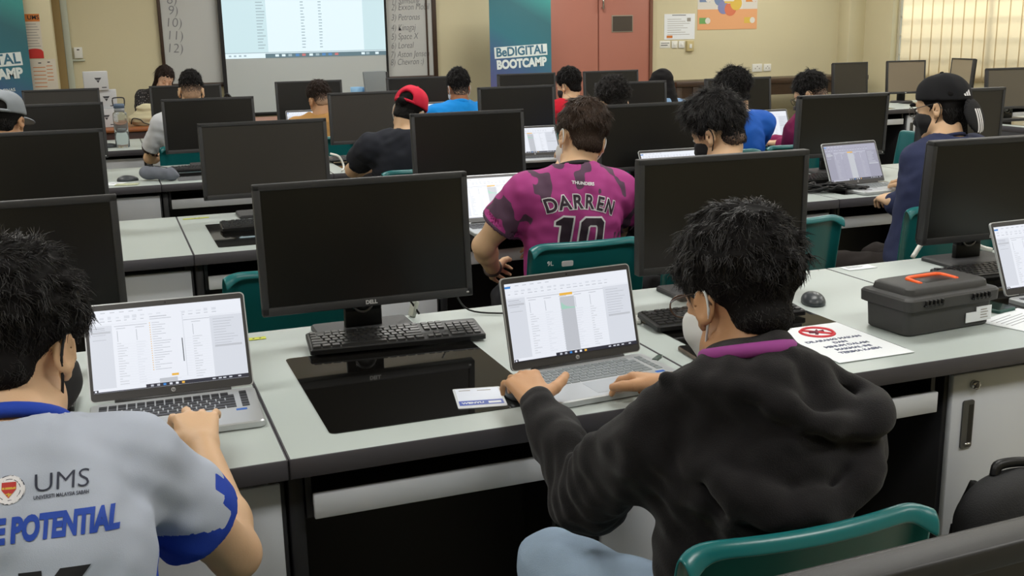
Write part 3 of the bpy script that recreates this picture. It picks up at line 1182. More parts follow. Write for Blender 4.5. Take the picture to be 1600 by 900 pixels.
DESKNOTE = {
    (0, 0): 'grey topped computer desk under the dark monitor cut off at the bottom right corner',
    (1, -1): 'grey topped computer desk where the student in the blue and white university shirt types',
    (1, 0): 'grey topped computer desk with the uncovered black glass panel and the full black keyboard',
    (1, 1): 'grey topped computer desk carrying the prohibition sign sheet',
    (1, 2): 'grey topped computer desk right of the black toolbox, with phone and papers',
    (2, -1): 'empty topped desk behind the left student, next to the yellow strip',
    (2, 0): 'second row desk with a blue reflection on its glass panel behind the empty teal chair',
    (2, 1): 'second row desk of the student in the magenta jersey',
    (2, 2): 'second row desk of the student in the black hoodie with black mask',
    (2, 3): 'second row desk with a tangle of black cables beside a silver laptop',
    (2, 4): 'second row desk at the right end behind the student in the black cap',
    (3, -1): 'third row desk with a mouse, pencil case and banknote on it',
    (3, 0): 'third row desk with a black keyboard right of the grey pencil case',
    (3, 1): 'third row desk where the student in the red cap leans',
    (3, 2): 'third row desk of the curly haired student in a pale shirt',
    (3, 3): 'third row desk in front of the student in the blue jersey',
    (3, 4): 'third row desk of the student with glasses and black mask',
    (4, -1): 'fourth row desk carrying the clear water bottle',
    (4, 0): 'fourth row desk of the student in the white shirt with a dark sleeve band',
    (4, 1): 'fourth row desk of the brown haired student with close cropped neck',
    (4, 2): 'fourth row desk of the student in the bright blue collared shirt',
    (4, 3): 'fourth row desk of the student in the red shirt near the pink door',
    (4, 4): 'fourth row desk of the person with the black head covering',
}
desk0 = build_desk()
DESKX = {}
first = True
for (r_, k_), note in DESKNOTE.items():
    loc = (DX0 + DW * k_, ROWY[r_], 0)
    if first:
        desk0.location = loc
        desk0['label'] = note
        desk0['group'] = 'computer desks in rows'
        first = False
    else:
        d_ = dup(desk0, loc, 0, note, 'computer desks in rows')
        if k_ == -1:      # these cabinets show a plain back panel without lock and handle
            for c_ in [g_ for ch_ in d_.children for g_ in ch_.children if g_.name.startswith(('lock', 'handle'))]:
                bpy.data.objects.remove(c_)
SIDEX = 6.42
for r_, k_, note in ((4, 0, 'desk across the aisle with a white cabinet door behind the student in the black cap'), (4, 1, 'desk across the aisle carrying the turned tan screened monitor'), (4, 2, 'desk across the aisle nearest the blind in the back row'), (3, 0, 'desk at the right edge of the photo below the large grey screened monitor')):
    dup(desk0, (SIDEX + DW * k_, ROWY[r_], 0), 0, note, 'computer desks in rows')


# ------------------------------------------------------------------ monitors
def build_monitor(name, screen_mat, wide=True, dell=True):
    t = thing(name, '', 'monitor', (0, 0, 0))
    if wide:
        W, z0, z1, bz, bt, bb, dep = 0.545, 0.090, 0.416, 0.036, 0.017, 0.022, 0.045
    else:
        W, z0, z1, bz, bt, bb, dep = 0.405, 0.09, 0.418, 0.03, 0.014, 0.022, 0.05
    yf = -0.088
    T = Matrix.Translation((0, yf, z0)) @ Matrix.Rotation(R(-4.0), 4, 'X') @ Matrix.Translation((0, 0, 0))
    H = z1 - z0
    b = MB()
    s = 0.017 if wide else 0.015
    b.rbox((-W / 2, 0, H - bt), (W / 2, 0.03, H), 0.0025, 2, 0, T)
    b.rbox((-W / 2, 0, 0), (W / 2, 0.03, bb), 0.0025, 2, 0, T)
    b.rbox((-W / 2, 0, 0.002), (-W / 2 + s, 0.03, H - 0.002), 0.0025, 2, 0, T)
    b.rbox((W / 2 - s, 0, 0.002), (W / 2, 0.03, H - 0.002), 0.0025, 2, 0, T)
    b.build('bezel', M_bezel, t)
    MB().box((-W / 2 + s - 0.001, 0.004, bb - 0.001), (W / 2 - s + 0.001, 0.008, H - bt + 0.001), 0, T).build('screen', screen_mat, t)
    k = MB()
    k.rbox((-W / 2 + 0.004, 0.025, 0.004), (W / 2 - 0.004, dep, H - 0.004), 0.008, 2, 0, T)
    k.rbox((-0.13, 0.03, 0.05), (0.13, dep + 0.022, H - 0.07), 0.015, 2, 0, T)
    k.build('back_shell', M_black, t)
    if wide:
        n = MB()
        # neck with a round cable hole
        yb = 0.015
        pts = []
        zt, zb_, hw_ = 0.24, 0.006, 0.05
        n.rbox((-hw_, yb, zb_), (hw_, yb + 0.02, 0.058), 0.004)
        n.rbox((-hw_, yb, 0.054), (-0.026, yb + 0.02, zt), 0.004)
        n.rbox((0.026, yb, 0.054), (hw_, yb + 0.02, zt), 0.004)
        n.rbox((-0.028, yb, 0.10), (0.028, yb + 0.02, zt), 0.004)
        nk = n.build('stand_neck', M_black, t)
        ring = MB()
        ring.tube([(0.0265 * math.cos(a), yb - 0.001, 0.078 + 0.0265 * math.sin(a)) for a in np.linspace(0, 2 * PI, 25)], 0.0032, 6, 0, False)
        ring.tube([(0.0265 * math.cos(a), yb + 0.021, 0.078 + 0.0265 * math.sin(a)) for a in np.linspace(0, 2 * PI, 25)], 0.0032, 6, 0, False)
        ring.lathe([(0.027, -0.01), (0.027, 0.01)], 24, (0, 0, 0), 0, Matrix.Translation((0, yb + 0.012, 0.078)) @ Matrix.Rotation(R(90), 4, 'X'))
        ring.build('cable_ring', mat('silver_ring', rgb(150, 150, 150), 0.3, metal=0.8), nk)
        MB().rprism(-0.13, -0.075, 0.13, 0.09, 0, 0.013, 0.012, 5, chamfer=0.004).build('base', M_bezel, t)
        lg = MB()
        if dell:
            lg.text('DELL', 0.0135, T @ Matrix.Translation((0, -0.0006, bb / 2)) @ Fm, 0, 0.0005)
            lg.rbox((W / 2 - 0.018, -0.0012, bb / 2 - 0.002), (W / 2 - 0.011, 0.001, bb / 2 + 0.002), 0.0008, 1, 0, T)
            lg.build('logo', mat('silver_print', rgb(200, 200, 200), 0.4), t)
    else:
        MB().rbox((-0.04, 0.0, 0.008), (0.04, 0.03, 0.2), 0.006).build('stand_neck', M_black, t)
        MB().lathe([(0.001, 0), (0.11, 0), (0.112, 0.006), (0.1, 0.016), (0.02, 0.022), (0.001, 0.022)], 32, sx=1.05, sy=0.8).build('base', M_bezel, t)
        lg = MB()
        lg.rbox((-0.012, -0.0012, bb / 2 - 0.003), (0.012, 0.001, bb / 2 + 0.003), 0.001, 1, 0, T)
        lg.build('logo', M_chrome, t)
    return t


MONS = [
    (1, 0, 0.592, 0, 'd', 'monitor with visible logo behind the black keyboard and uncovered glass panel, nearest row'),
    (0, 0, 0.605, 1.5, 'h', 'dark monitor cut off at the bottom right corner of the photo'),
    (1, -1, -0.262, 0, 'd', 'monitor behind the head of the student in the blue and white shirt'),
    (1, 1, 1.628, -1, 'd', 'monitor directly behind the head of the student in the black hoodie at the front'),
    (1, 2, 2.615, -2, 'd', 'monitor with black stand above the open laptop right of the toolbox'),
    (2, -1, -0.28, 0, 'd', 'monitor at the left edge, directly behind the front left monitor'),
    (2, 0, 0.640, 0, 'h', 'grey screened monitor standing left behind the logo monitor'),
    (2, 1, 1.568, 0, 'd', 'monitor left of the student in the magenta jersey'),
    (2, 2, 2.49, 0, 'd', 'monitor right of the brown haired student in the magenta jersey, behind an open laptop'),
    (2, 3, 3.630, -3, 'd', 'monitor behind the open laptop of the student in the black cap'),
    (2, 4, 4.42, -4, 'h', 'dark brown monitor just right of the black cap'),
    (3, -1, -0.265, 0, 'd', 'monitor in front of the student with the grey cap'),
    (3, 0, 0.605, 0, 'd', 'monitor covering the back of the student in the white shirt'),
    (3, 1, 1.61, 0, 'h', 'monitor left of the red cap'),
    (3, 2, 2.61, 0, 'd', 'monitor behind the black one, between the blue shirt and the red shirt students'),
    (3, 3, 3.47, 0, 'd', 'monitor in front of the person with the black head covering'),
    (3, 4, 4.335, 0, 'd', 'monitor between the blue jersey student and the student with glasses'),
    (4, -1, -0.28, 0, 'h', 'monitor in the back row below the posters, left of the white boxes'),
    (4, 0, 0.628, 0, 'd', 'monitor in front of the seated woman, beyond the student in white'),
    (4, 1, 1.597, 0, 'd', 'monitor in front of the brown haired student with cropped neck'),
    (4, 2, 2.52, 0, 'd', 'monitor below the handwritten list, beyond the red cap'),
    (4, 3, 3.51, 0, 'd', 'monitor just below the bootcamp banner by the pink door'),
    (4, 4, 4.33, 0, 'd', 'monitor in front of the pink door, right of the red shirt student'),
]
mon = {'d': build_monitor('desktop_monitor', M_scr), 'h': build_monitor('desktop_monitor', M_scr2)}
used = set()
for (r_, k_, x, rz, typ, lab) in MONS:
    loc = (x, ROWY[r_] + (0.807 if r_ else 0.782), 0.7505)
    if typ not in used:
        used.add(typ)
        m = mon[typ]
        m.location = loc
        m.rotation_euler = (0, 0, R(rz))
        m['label'] = lab
        m['group'] = 'desktop monitors on the desks'
    else:
        m = dup(mon[typ], loc, R(rz), lab, 'desktop monitors on the desks')
        tip = {(1, 1): 4, (1, 2): 8, (2, 3): 7, (2, 4): 6}.get((r_, k_))
        if tip:
            pv = Matrix.Translation((0, -0.088, 0.09))
            for c in m.children:
                if not c.name.startswith(('base', 'stand')):
                    c.matrix_local = pv @ Matrix.Rotation(R(tip), 4, 'X') @ pv.inverted()
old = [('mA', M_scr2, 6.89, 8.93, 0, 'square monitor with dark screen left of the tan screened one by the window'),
       ('mB', mat('screen_glare_tan', rgb(128, 116, 98), 0.4), 7.58, 8.93, -14, 'square monitor with tan screen turned towards the room, left of the black cap'),  # the tan is window glare painted into a dark screen
       ('mC', mat('screen_glare_pale', rgb(150, 138, 116), 0.4), 8.40, 8.93, -102, 'square pale monitor seen obliquely above the black cap'),  # pale tone: glare from the window, set as base colour
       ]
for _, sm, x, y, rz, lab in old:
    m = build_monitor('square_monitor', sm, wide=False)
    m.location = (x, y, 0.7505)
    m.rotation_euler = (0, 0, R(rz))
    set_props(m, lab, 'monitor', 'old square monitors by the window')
m = build_monitor('desktop_monitor', mat('screen_glare_grey', rgb(92, 86, 76), 0.4), True, False)  # grey base colour carries the reflected light on a dark screen
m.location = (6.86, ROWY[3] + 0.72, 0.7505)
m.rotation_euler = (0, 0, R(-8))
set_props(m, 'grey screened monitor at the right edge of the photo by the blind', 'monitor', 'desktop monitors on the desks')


# ------------------------------------------------------------------ keyboards and mice
def keys_into(mb, x0, y0, rows, pitch_x, pitch_y, gap, z0, z1, mi=0, tap=0.0012, M=None):
    for r, row in enumerate(rows):
        x = x0
        y = y0 - r * pitch_y
        for wk in row:
            if wk > 0:
                w = wk * pitch_x - gap
                a = (x, y - pitch_y + gap, x + w, y)
                vs = [(a[0], a[1], z0), (a[2], a[1], z0), (a[2], a[3], z0), (a[0], a[3], z0),
                      (a[0] + tap, a[1] + tap, z1), (a[2] - tap, a[1] + tap, z1), (a[2] - tap, a[3] - tap, z1), (a[0] + tap, a[3] - tap, z1)]
                if M is not None:
                    vs = [tuple(M @ Vector(v)) for v in vs]
                mb.add(vs, [(4, 5, 6, 7), (0, 1, 5, 4), (1, 2, 6, 5), (2, 3, 7, 6), (3, 0, 4, 7)], mi)
            x += abs(wk) * pitch_x


FULL = [[1, -1, 1, 1, 1, 1, -.5, 1, 1, 1, 1, -.5, 1, 1, 1, 1],
        [1] * 13 + [2], [1.5] + [1] * 12 + [1.5], [1.75] + [1] * 11 + [2.25], [2.25] + [1] * 10 + [2.75], [1.25] * 3 + [6.25] + [1.25] * 4]


def build_keyboard():
    t = thing('keyboard', '', 'keyboard', (0, 0, 0))
    T = Matrix.Rotation(R(4.5), 4, 'X')
    MB().rprism(-0.221, -0.064, 0.221, 0.064, 0.004, 0.018, 0.006, 3, 0, T, chamfer=0.003).build('case', M_black, t)
    k = MB()
    p = 0.0186
    keys_into(k, -0.213, 0.056, FULL, p, 0.0187, 0.0028, 0.018, 0.0218, 0, 0.0014, T)
    keys_into(k, 0.0735, 0.056, [[1, 1, 1], [1, 1, 1], [1, 1, 1], [-3], [-1, 1, -1], [1, 1, 1]], p, 0.0187, 0.0028, 0.018, 0.0218, 0, 0.0014, T)
    keys_into(k, 0.1345, 0.056 - 0.0187, [[1, 1, 1, 1], [1, 1, 1, 1], [1, 1, 1, 1], [1, 1, 1, 1], [2, 1, 1]], p * 1.05, 0.0187, 0.0028, 0.018, 0.0218, 0, 0.0014, T)
    k.build('keys', M_key, t)
    for x in (-0.19, 0.19):
        MB().box((x - 0.015, 0.045, -0.001), (x + 0.015, 0.055, 0.012)).build('foot', M_black, t)
    return t


kb0 = build_keyboard()
KBS = [(0.640, ROWY[1] + 0.675, -5.0, 'full black keyboard in front of the logo monitor'),
       (-0.335, 2.40, -3, 'black keyboard behind the laptop of the student in the blue and white shirt'),
       (1.500, 2.415, -2, 'black keyboard behind the front student\'s head, below the right monitor'),
       (2.55, 2.50, -3, 'black keyboard right of the toolbox, behind the open laptop'),
       (0.625, 4.46, -1, 'black keyboard in the second row, partly hidden by the logo monitor'),
       (0.56, 6.62, 0, 'black keyboard in the third row, right of the grey pencil case'),
       (2.52, 4.58, 0, 'black keyboard behind the student in the magenta jersey, right side'),
       (3.44, 4.53, 3, 'black keyboard behind the laptop of the student in the black cap'),
       (0.585, 8.83, 0, 'black keyboard in the fourth row in front of the student in the white shirt'),
       (1.5, 6.67, 0, 'black keyboard beyond the student in the red cap')]
for i, (x, y, rz, lab) in enumerate(KBS):
    if i == 0:
        kb0.location = (x, y, 0.757)
        kb0.rotation_euler = (0, 0, R(rz))
        set_props(kb0, lab, None, 'black desktop keyboards')
    else:
        dup(kb0, (x, y, 0.757), R(rz), lab, 'black desktop keyboards')


def build_mouse(m):
    t = thing('computer_mouse', '', 'mouse', (0, 0, 0))
    s = SDF((-0.045, -0.07, -0.004), (0.045, 0.07, 0.05), 0.0022)
    s.ell((0, 0.0, 0.004), (0.031, 0.057, 0.025), k=0.0)
    s.ell((0, -0.018, 0.005), (0.028, 0.038, 0.0235), k=0.015)
    s.clip_plane((0, 0, 0), (0, 0, -1))
    V, F = s.mesh(1)
    np_mesh('shell', V, F, m, t)
    MB().cyl((-0.003, 0.030, 0.0185), (0.003, 0.030, 0.0185), 0.006, 14).build('wheel', M_bezel, t)
    return t


M_mouse = mat('dark_grey_plastic_smooth', rgb(58, 62, 66), 0.35)
ms0 = build_mouse(M_mouse)
ms0.location = (1.83, 2.47, 0.751)
ms0.rotation_euler = (0, 0, R(-25))
set_props(ms0, 'dark grey mouse right of the front student\'s head, left of the toolbox', None, 'computer mice')
dup(ms0, (0.095, 6.345, 0.751), R(-80), 'dark mouse lying beside the banknote in the third row', 'computer mice')
dup(ms0, (0.03, 8.47, 0.751), R(-85), 'dark mouse left of the clear water bottle', 'computer mice')


# ------------------------------------------------------------------ laptops
E_page = emat('laptop_page', (0.80, 0.83, 0.90, 1), 1.0)
E_pane = emat('laptop_pane', (0.66, 0.69, 0.76, 1), 1.0)
E_line = emat('laptop_text', (0.46, 0.48, 0.54, 1), 1.0)
E_task = emat('laptop_taskbar', (0.012, 0.013, 0.03, 1), 1.0)
E_amber = emat('laptop_amber', (0.80, 0.44, 0.05, 1), 1.0)
E_green = emat('laptop_green', (0.35, 0.60, 0.50, 1), 1.0)
E_sel = emat('laptop_selected', (0.50, 0.52, 0.57, 1), 1.0)
E_lblue = emat('laptop_blue', (0.03, 0.22, 0.62, 1), 1.0)
E_dkg = emat('laptop_scrollbar', (0.06, 0.07, 0.09, 1), 1.0)
E_dim = emat('laptop_dim_page', (0.36, 0.36, 0.46, 1), 1.0)
E_dim2 = emat('laptop_dim_pane', (0.30, 0.30, 0.39, 1), 1.0)
LK = [[1] * 14, [1] * 13 + [1.6], [1.5] + [1] * 12 + [1.1], [1.8] + [1] * 11 + [1.8], [2.3] + [1] * 10 + [2.3 - 1 + 1], [1.2] * 4 + [5] + [1.2] * 4]


def screen_quads(kind, w, h):
    """spreadsheet editor page as thin coloured fields; u right, v down"""
    m = MB()
    rg = random.Random({'popup': 1, 'table': 2, 'plain': 3, 'dim': 4}[kind])
    pg, pn, ln = (0, 1, 2)
    if kind == 'dim':
        pg, pn, ln = (9, 10, 1)

    def q(u0, v0, u1, v1, mi, d=1):
        a = 0.0003 * d
        m.quad((-w / 2 + w * u0, -a, h * (1 - v1)), (-w / 2 + w * u1, -a, h * (1 - v1)), (-w / 2 + w * u1, -a, h * (1 - v0)), (-w / 2 + w * u0, -a, h * (1 - v0)), mi)
    q(0, 0, 1, 1, pg, 0)
    for k in range(6):
        q(0.02 + 0.06 * k, 0.03, 0.05 + 0.06 * k, 0.038, ln)
    q(0.0, 0.035, 0.045, 0.06, 7)
    for k in range(16):
        u = 0.02 + k * 0.052
        q(u, 0.08 + 0.02 * rg.random(), u + 0.02 + 0.016 * rg.random(), 0.10 + 0.02 * rg.random(), pn)
        q(u, 0.135, u + 0.016 + 0.02 * rg.random(), 0.143, ln)
    q(0.0, 0.175, 1, 0.178, pn)
    q(0.0, 0.19, 0.145, 0.955, pn)
    q(0.015, 0.215, 0.10, 0.225, ln, 2)
    q(0.01, 0.26, 0.135, 0.285, 6, 2)
    for k in range(3):
        q(0.02, 0.24 + k * 0.06, 0.09 + 0.03 * rg.random(), 0.246 + k * 0.06, ln, 3)
    q(0.78, 0.19, 1, 0.955, pn)
    for k in range(10):
        q(0.80, 0.23 + k * 0.034, 0.88 + 0.08 * rg.random(), 0.236 + k * 0.034, ln, 2)
    q(0.80, 0.56, 0.98, 0.585, 6, 2)
    q(0.16, 0.205, 0.78, 0.212, ln)
    for c in range(5):
        u = 0.17 + c * 0.122
        q(u, 0.235, u + 0.06, 0.242, ln)
        q(u + 0.005, 0.265, u + 0.009, 0.40, ln)
        for k in range(17):
            v = 0.42 + k * 0.031
            q(u, v, u + 0.018 + 0.05 * rg.random(), v + 0.006, pn if c % 2 else 6)
            q(0.17, v + 0.018, 0.77, v + 0.0195, pn)
    q(0.42, 0.2, 0.525, 0.232, 4, 3)
    q(0.42, 0.25, 0.535, 0.95, 6, 2)
    if kind != 'dim':
        for k in range(9):
            q(0.425 + 0.012 * k, 0.405 - 0.07 * math.exp(-k / 2.5) - 0.01, 0.437 + 0.012 * k, 0.41, 5, 3)
    if kind == 'popup':
        q(0.37, 0.10, 0.60, 0.90, pg, 4)
        q(0.39, 0.125, 0.5, 0.135, ln, 5)
        q(0.39, 0.155, 0.53, 0.162, ln, 5)
        for k in range(21):
            v = 0.2 + k * 0.029
            q(0.385, v, 0.39, v + 0.012, 4, 5)
            q(0.40, v + 0.003, 0.43 + 0.09 * rg.random(), v + 0.009, ln, 5)
        q(0.585, 0.43, 0.591, 0.72, 8, 5)
        q(0.50, 0.855, 0.545, 0.882, 4, 5)
        q(0.60, 0.10, 0.605, 0.9, pn, 5)
    q(0.0 if kind != 'popup' else 0.0, 0.955, 1, 1, 3 if kind != 'dim' else 1, 6)
    q(0.0, 0.955, 0.33, 0.99, pg, 7)
    q(0.34, 0.955, 1.0, 1, 3, 7)
    q(0.0, 0.965, 0.03, 1, 3, 8)
    q(0.008, 0.972, 0.02, 0.992, pg, 9)
    for i, u in enumerate((0.36, 0.40, 0.44, 0.48, 0.52, 0.56)):
        q(u, 0.965, u + 0.018, 0.99, (2, 2, 7, 1, 0, 4)[i], 8)
    for u in (0.76, 0.80, 0.83, 0.87, 0.93):
        q(u, 0.97, u + 0.02, 0.985, 1, 8)
    return m


SCREEN_MATS = [E_page, E_pane, E_line, E_task, E_amber, E_green, E_sel, E_lblue, E_dkg, E_dim, E_dim2]


def build_laptop(kind, tilt, keymat, keyboard=True):
    t = thing('laptop', '', 'laptop', (0, 0, 0))
    W, D = 0.338, 0.226
    b = MB()
    b.rprism(-W / 2, -D, W / 2, 0.0, 0.004, 0.0175, 0.012, 5, chamfer=0.0025)
    b.build('base', M_silver, t)
    k = MB()
    kx = -W / 2 + 0.018
    rows = LK
    pitch = (W - 0.036 - 0.012) / 15.4
    for r in range(6):
        keys_into(k, kx, -0.024 - r * 0.0172, [rows[r]], pitch, 0.0172, 0.0024, 0.0172, 0.0188, 0, 0.0006)
    for r in range(6):
        keys_into(k, W / 2 - 0.018 - pitch * 0.95, -0.024 - r * 0.0172, [[0.95]], pitch, 0.0172, 0.0024, 0.0172, 0.0188, 0, 0.0006)
    k.build('keys', keymat, t)
    MB().rprism(-0.065, -D + 0.018, 0.05, -0.135, 0.0173, 0.0178, 0.004, 3).build('trackpad', mat('trackpad_silver', rgb(178, 182, 186), 0.4, metal=0.4), t)
    st = MB()
    st.rprism(W / 2 - 0.05, -0.148, W / 2 - 0.028, -0.137, 0.0173, 0.0179, 0.001, 2)
    st.build('sticker', mat('blue_sticker', rgb(24, 92, 180), 0.4), t)
    MB().cyl((-0.12, 0.002, 0.016), (0.12, 0.002, 0.016), 0.006, 12).build('hinge', M_bezel, t)
    T = Matrix.Translation((0, 0.002, 0.016)) @ Matrix.Rotation(R(-tilt), 4, 'X')
    Fv = T @ Matrix(((1, 0, 0, 0), (0, 0, -1, 0), (0, 1, 0, 0), (0, 0, 0, 1)))
    H = 0.216
    lid = MB().rprism(-W / 2, 0.004, W / 2, H, -0.006, 0.0, 0.010, 5, 0, Fv).build('lid', M_silver, t)
    MB().rprism(-W / 2 + 0.0025, 0.006, W / 2 - 0.0025, H - 0.0025, -0.0005, 0.0006, 0.008, 5, 0, Fv).build('bezel', mat('laptop_bezel', rgb(58, 56, 56), 0.4), lid)
    lens = MB()
    lens.cyl((0, -0.0015, H - 0.008), (0, 0.0, H - 0.008), 0.002, 10)
    lens.bm_ = None
    lens.v = [tuple(T @ Vector(v)) for v in lens.v]
    lens.build('camera_lens', M_scr, lid)
    dw, dh = W - 0.018, 0.178
    s = screen_quads(kind, dw, dh)
    s.v = [tuple(T @ Vector((v[0], v[1] - 0.0009, v[2] + 0.0235))) for v in s.v]
    s.build('display', SCREEN_MATS, lid)
    lg = MB()
    lg.disc(T @ Matrix.Translation((0, -0.001, 0.0145)) @ Fm, 0.0048, 18, 0.0004)
    lg.text('hp', 0.007, T @ Matrix.Translation((0, -0.0017, 0.0145)) @ Fm, 1, 0.0001, shear=0.25, ext=0.0001)
    lg.build('logo', [mat('logo_silver', rgb(190, 190, 192), 0.3), M_ink], lid)
    return t


LAPS = [('popup', 26, M_key, (0.083, 2.317), -2.0, 'silver laptop with black keys in front of the student in the blue and white shirt'),
        ('table', 16, M_grey_key, (0.972, 2.175), 4.2, 'silver laptop with pale keys used by the student in the black hoodie at the front'),
        ('plain', 22, M_key, (2.475, 2.243), 2.0, 'silver laptop cut by the right edge of the photo, beside the toolbox'),
        ('dim', 24, M_grey_key, (3.395, 4.26), 4.5, 'silver laptop with dim bluish screen used by the student in the black cap'),
        ('plain', 31, M_key, (2.545, 4.50), -0.7, 'laptop with pale screen in front of the student in the black hoodie with black mask'),
        ('plain', 34, M_key, (1.468, 4.06), -3, 'laptop with pale screen left of the student in the magenta jersey'),
        ('plain', 22, M_key, (4.245, 6.27), -0.9, 'laptop used by the student with glasses and a black mask'),
        ('plain', 36, M_key, (2.49, 6.21), -5, 'bright laptop seen between the second row monitor and the magenta jersey student'),
        ('plain', 26, M_key, (1.49, 8.40), -2.8, 'laptop in front of the brown haired student with cropped neck'),
        ('plain', 18, M_key, (2.50, 8.56), 4, 'laptop in front of the student in the bright blue collared shirt')]
lproto = {}
for kind, tilt, km, (x, y), rz, lab in LAPS:
    o = build_laptop(kind, tilt, km)
    o.location = (x, y, 0.748)
    o.rotation_euler = (0, 0, R(rz))
    set_props(o, lab, None, 'laptops on the desks')


# ------------------------------------------------------------------ chairs
def build_chair():
    t = thing('school_chair', '', 'chair', (0, 0, 0))
    # shell as a bent sheet: profile runs from the seat front over the seat up the back
    prof = [(0.20, 0.425), (0.18, 0.437), (0.10, 0.438), (0.0, 0.43), (-0.10, 0.43), (-0.155, 0.445), (-0.19, 0.49), (-0.208, 0.56), (-0.224, 0.68), (-0.240, 0.785), (-0.247, 0.825), (-0.254, 0.838), (-0.266, 0.835), (-0.272, 0.820)]
    prof = [(p[0], p[1]) for p in catmull([(a, b, 0) for a, b in prof], 3)]
    n = 22
    vs, fs = [], []
    k = len(prof)
    for i, (py, pz) in enumerate(prof):
        s = i / (k - 1)
        hw = 0.205 if s < 0.35 else 0.205 + 0.008 * math.sin((s - 0.35) / 0.65 * PI) - 0.012 * max(0, s - 0.6)
        for j in range(n + 1):
            u = 2 * j / n - 1
            x = hw * u
            e = max(0, abs(u) - 0.82) / 0.18
            back = min(1, max(0, (s - 0.38) / 0.1))
            y = py - 0.03 * (1 - u * u) * back + 0.012 * back
            z = pz + 0.0
            if back < 1:
                z += (1 - back) * (0.012 * u * u - 0.02 * e * e)
            y -= back * 0.028 * e * e
            corner = max(0, (s - 0.72) / 0.28)
            z -= 0.030 * corner * max(0, abs(u) - 0.7) ** 2 / 0.09
            vs.append((x, y, z))
    for i in range(k - 1):
        for j in range(n):
            a = i * (n + 1) + j
            fs.append((a, a + 1, a + n + 2, a + n + 1))
    sh = MB().add(vs, fs, 0, True).build('shell', M_teal, t)
    so = sh.modifiers.new('thickness', 'SOLIDIFY')
    so.thickness = 0.006
    so.offset = 0
    so2 = sh.modifiers.new('round', 'SUBSURF')
    so2.levels = so2.render_levels = 1
    fr = MB()
    for sx in (-1, 1):
        fr.tube(catmull([(sx * 0.16, 0.15, 0.42), (sx * 0.16, -0.12, 0.415), (sx * 0.16, -0.17, 0.43)], 5), 0.010, 10)
    fr.tube([(-0.16, 0.05, 0.418), (0.16, 0.05, 0.418)], 0.009, 8)
    fr.tube([(-0.16, -0.1, 0.414), (0.16, -0.1, 0.414)], 0.009, 8)
    fr.build('seat_frame', M_dark, t)
    for sx in (-1, 1):
        for (ya, yb) in ((0.13, 0.20), (-0.12, -0.22)):
            l = MB().tube(catmull([(sx * 0.16, ya, 0.42), (sx * 0.17, ya + (yb - ya) * 0.15, 0.36), (sx * 0.2, yb, 0.01)], 5), 0.0105, 10)
            lo_ = l.build('leg', M_dark, t)
            MB().cyl((sx * 0.2, yb, 0.0), (sx * 0.2, yb, 0.025), 0.014, 12).build('foot_cap', M_black, lo_)
    return t


ch0 = build_chair()
CHAIRS = [(0.868, 1.405, -1, 0.02, 'teal chair the student in the black hoodie at the front sits on'),
          (-0.05, 1.40, -6, 0, 'teal chair the student in the blue and white shirt sits on'),
          (1.465, 3.44, -2, 0.02, 'teal chair with white sticker under the student in the magenta jersey'),
          (0.488, 3.44, 0, 0.02, 'empty teal chair behind the logo monitor, left of the magenta jersey student'),
          (2.285, 3.48, 4, 0.015, 'empty looking teal chair back right of the front student\'s head'),
          (3.05, 3.46, -10, 0, 'teal chair the student in the black cap sits on'),
          (2.0, 3.47, -5, 0, 'teal chair the student in the black hoodie with black mask sits on'),
          (1.5, 5.60, 0, 0, 'teal chair the student in the red cap sits on'),
          (2.50, 5.60, 0, 0, 'teal chair the curly haired student sits on'),
          (3.31, 5.56, 0, 0, 'teal chair the student in the blue jersey sits on'),
          (3.80, 5.62, 0, 0, 'teal chair the student with glasses and black mask sits on'),
          (-0.35, 5.62, 0, 0, 'teal chair the student in the grey cap sits on'),
          (0.53, 7.64, 0, 0, 'teal chair the student in the white shirt sits on'),
          (1.43, 7.70, 0, 0, 'teal chair the brown haired student with cropped neck sits on'),
          (2.40, 7.66, 0, 0, 'teal chair the student in the bright blue collared shirt sits on'),
          (3.29, 7.70, 0, 0, 'teal chair the student in the red shirt sits on'),
          (3.97, 7.62, 0, 0, 'teal chair the person in the black head covering sits on'),
          (4.62, 5.62, 80, 0, 'teal chair turned sideways at the aisle, left of the black cap student\'s shoulder'),
          (0.60, 11.2, 180, 0, 'teal chair of the seated woman behind the front table')]
for i, (x, y, rz, dz, lab) in enumerate(CHAIRS):
    if i == 0:
        ch0.location = (x, y, 0)
        ch0.rotation_euler = (0, 0, R(rz))
        set_props(ch0, lab, None, 'teal plastic chairs')
    else:
        c = dup(ch0, (x, y, 0), R(rz), lab, 'teal plastic chairs')
        if i == 2:
            stk = MB()
            Tm = Matrix.Translation((0, -0.292, 0.775)) @ Matrix.Rotation(R(6), 4, 'X')
            stk.rprism(-0.02, -0.009, 0.02, 0.009, 0, 0.0015, 0.004, 3, 0, Tm @ Matrix.Translation((-0.085, 0, 0)) @ Fm)
            stk.text('9L', 0.022, Tm @ Matrix.Translation((-0.145, -0.001, 0.004)) @ Fm, 0)
            stk.build('sticker', M_paper, c)

# ------------------------------------------------------------------ small things on the near desks
# toolbox
tb = thing('toolbox', 'dark grey plastic toolbox with orange carry handle', 'toolbox', (1.958, 2.155, 0.7505), R(4.0))
W2, D2 = 0.150, 0.082


def sect(hx, hy, z, r=0.02, n=5):
    pts = []
    for cx, cy, a0 in ((hx - r, hy - r, 0), (-hx + r, hy - r, 90), (-hx + r, -hy + r, 180), (hx - r, -hy + r, 270)):
        for k in range(n + 1):
            a = R(a0 + 90 * k / n)
            pts.append((cx + r * math.cos(a), cy + r * math.sin(a), z))
    return pts


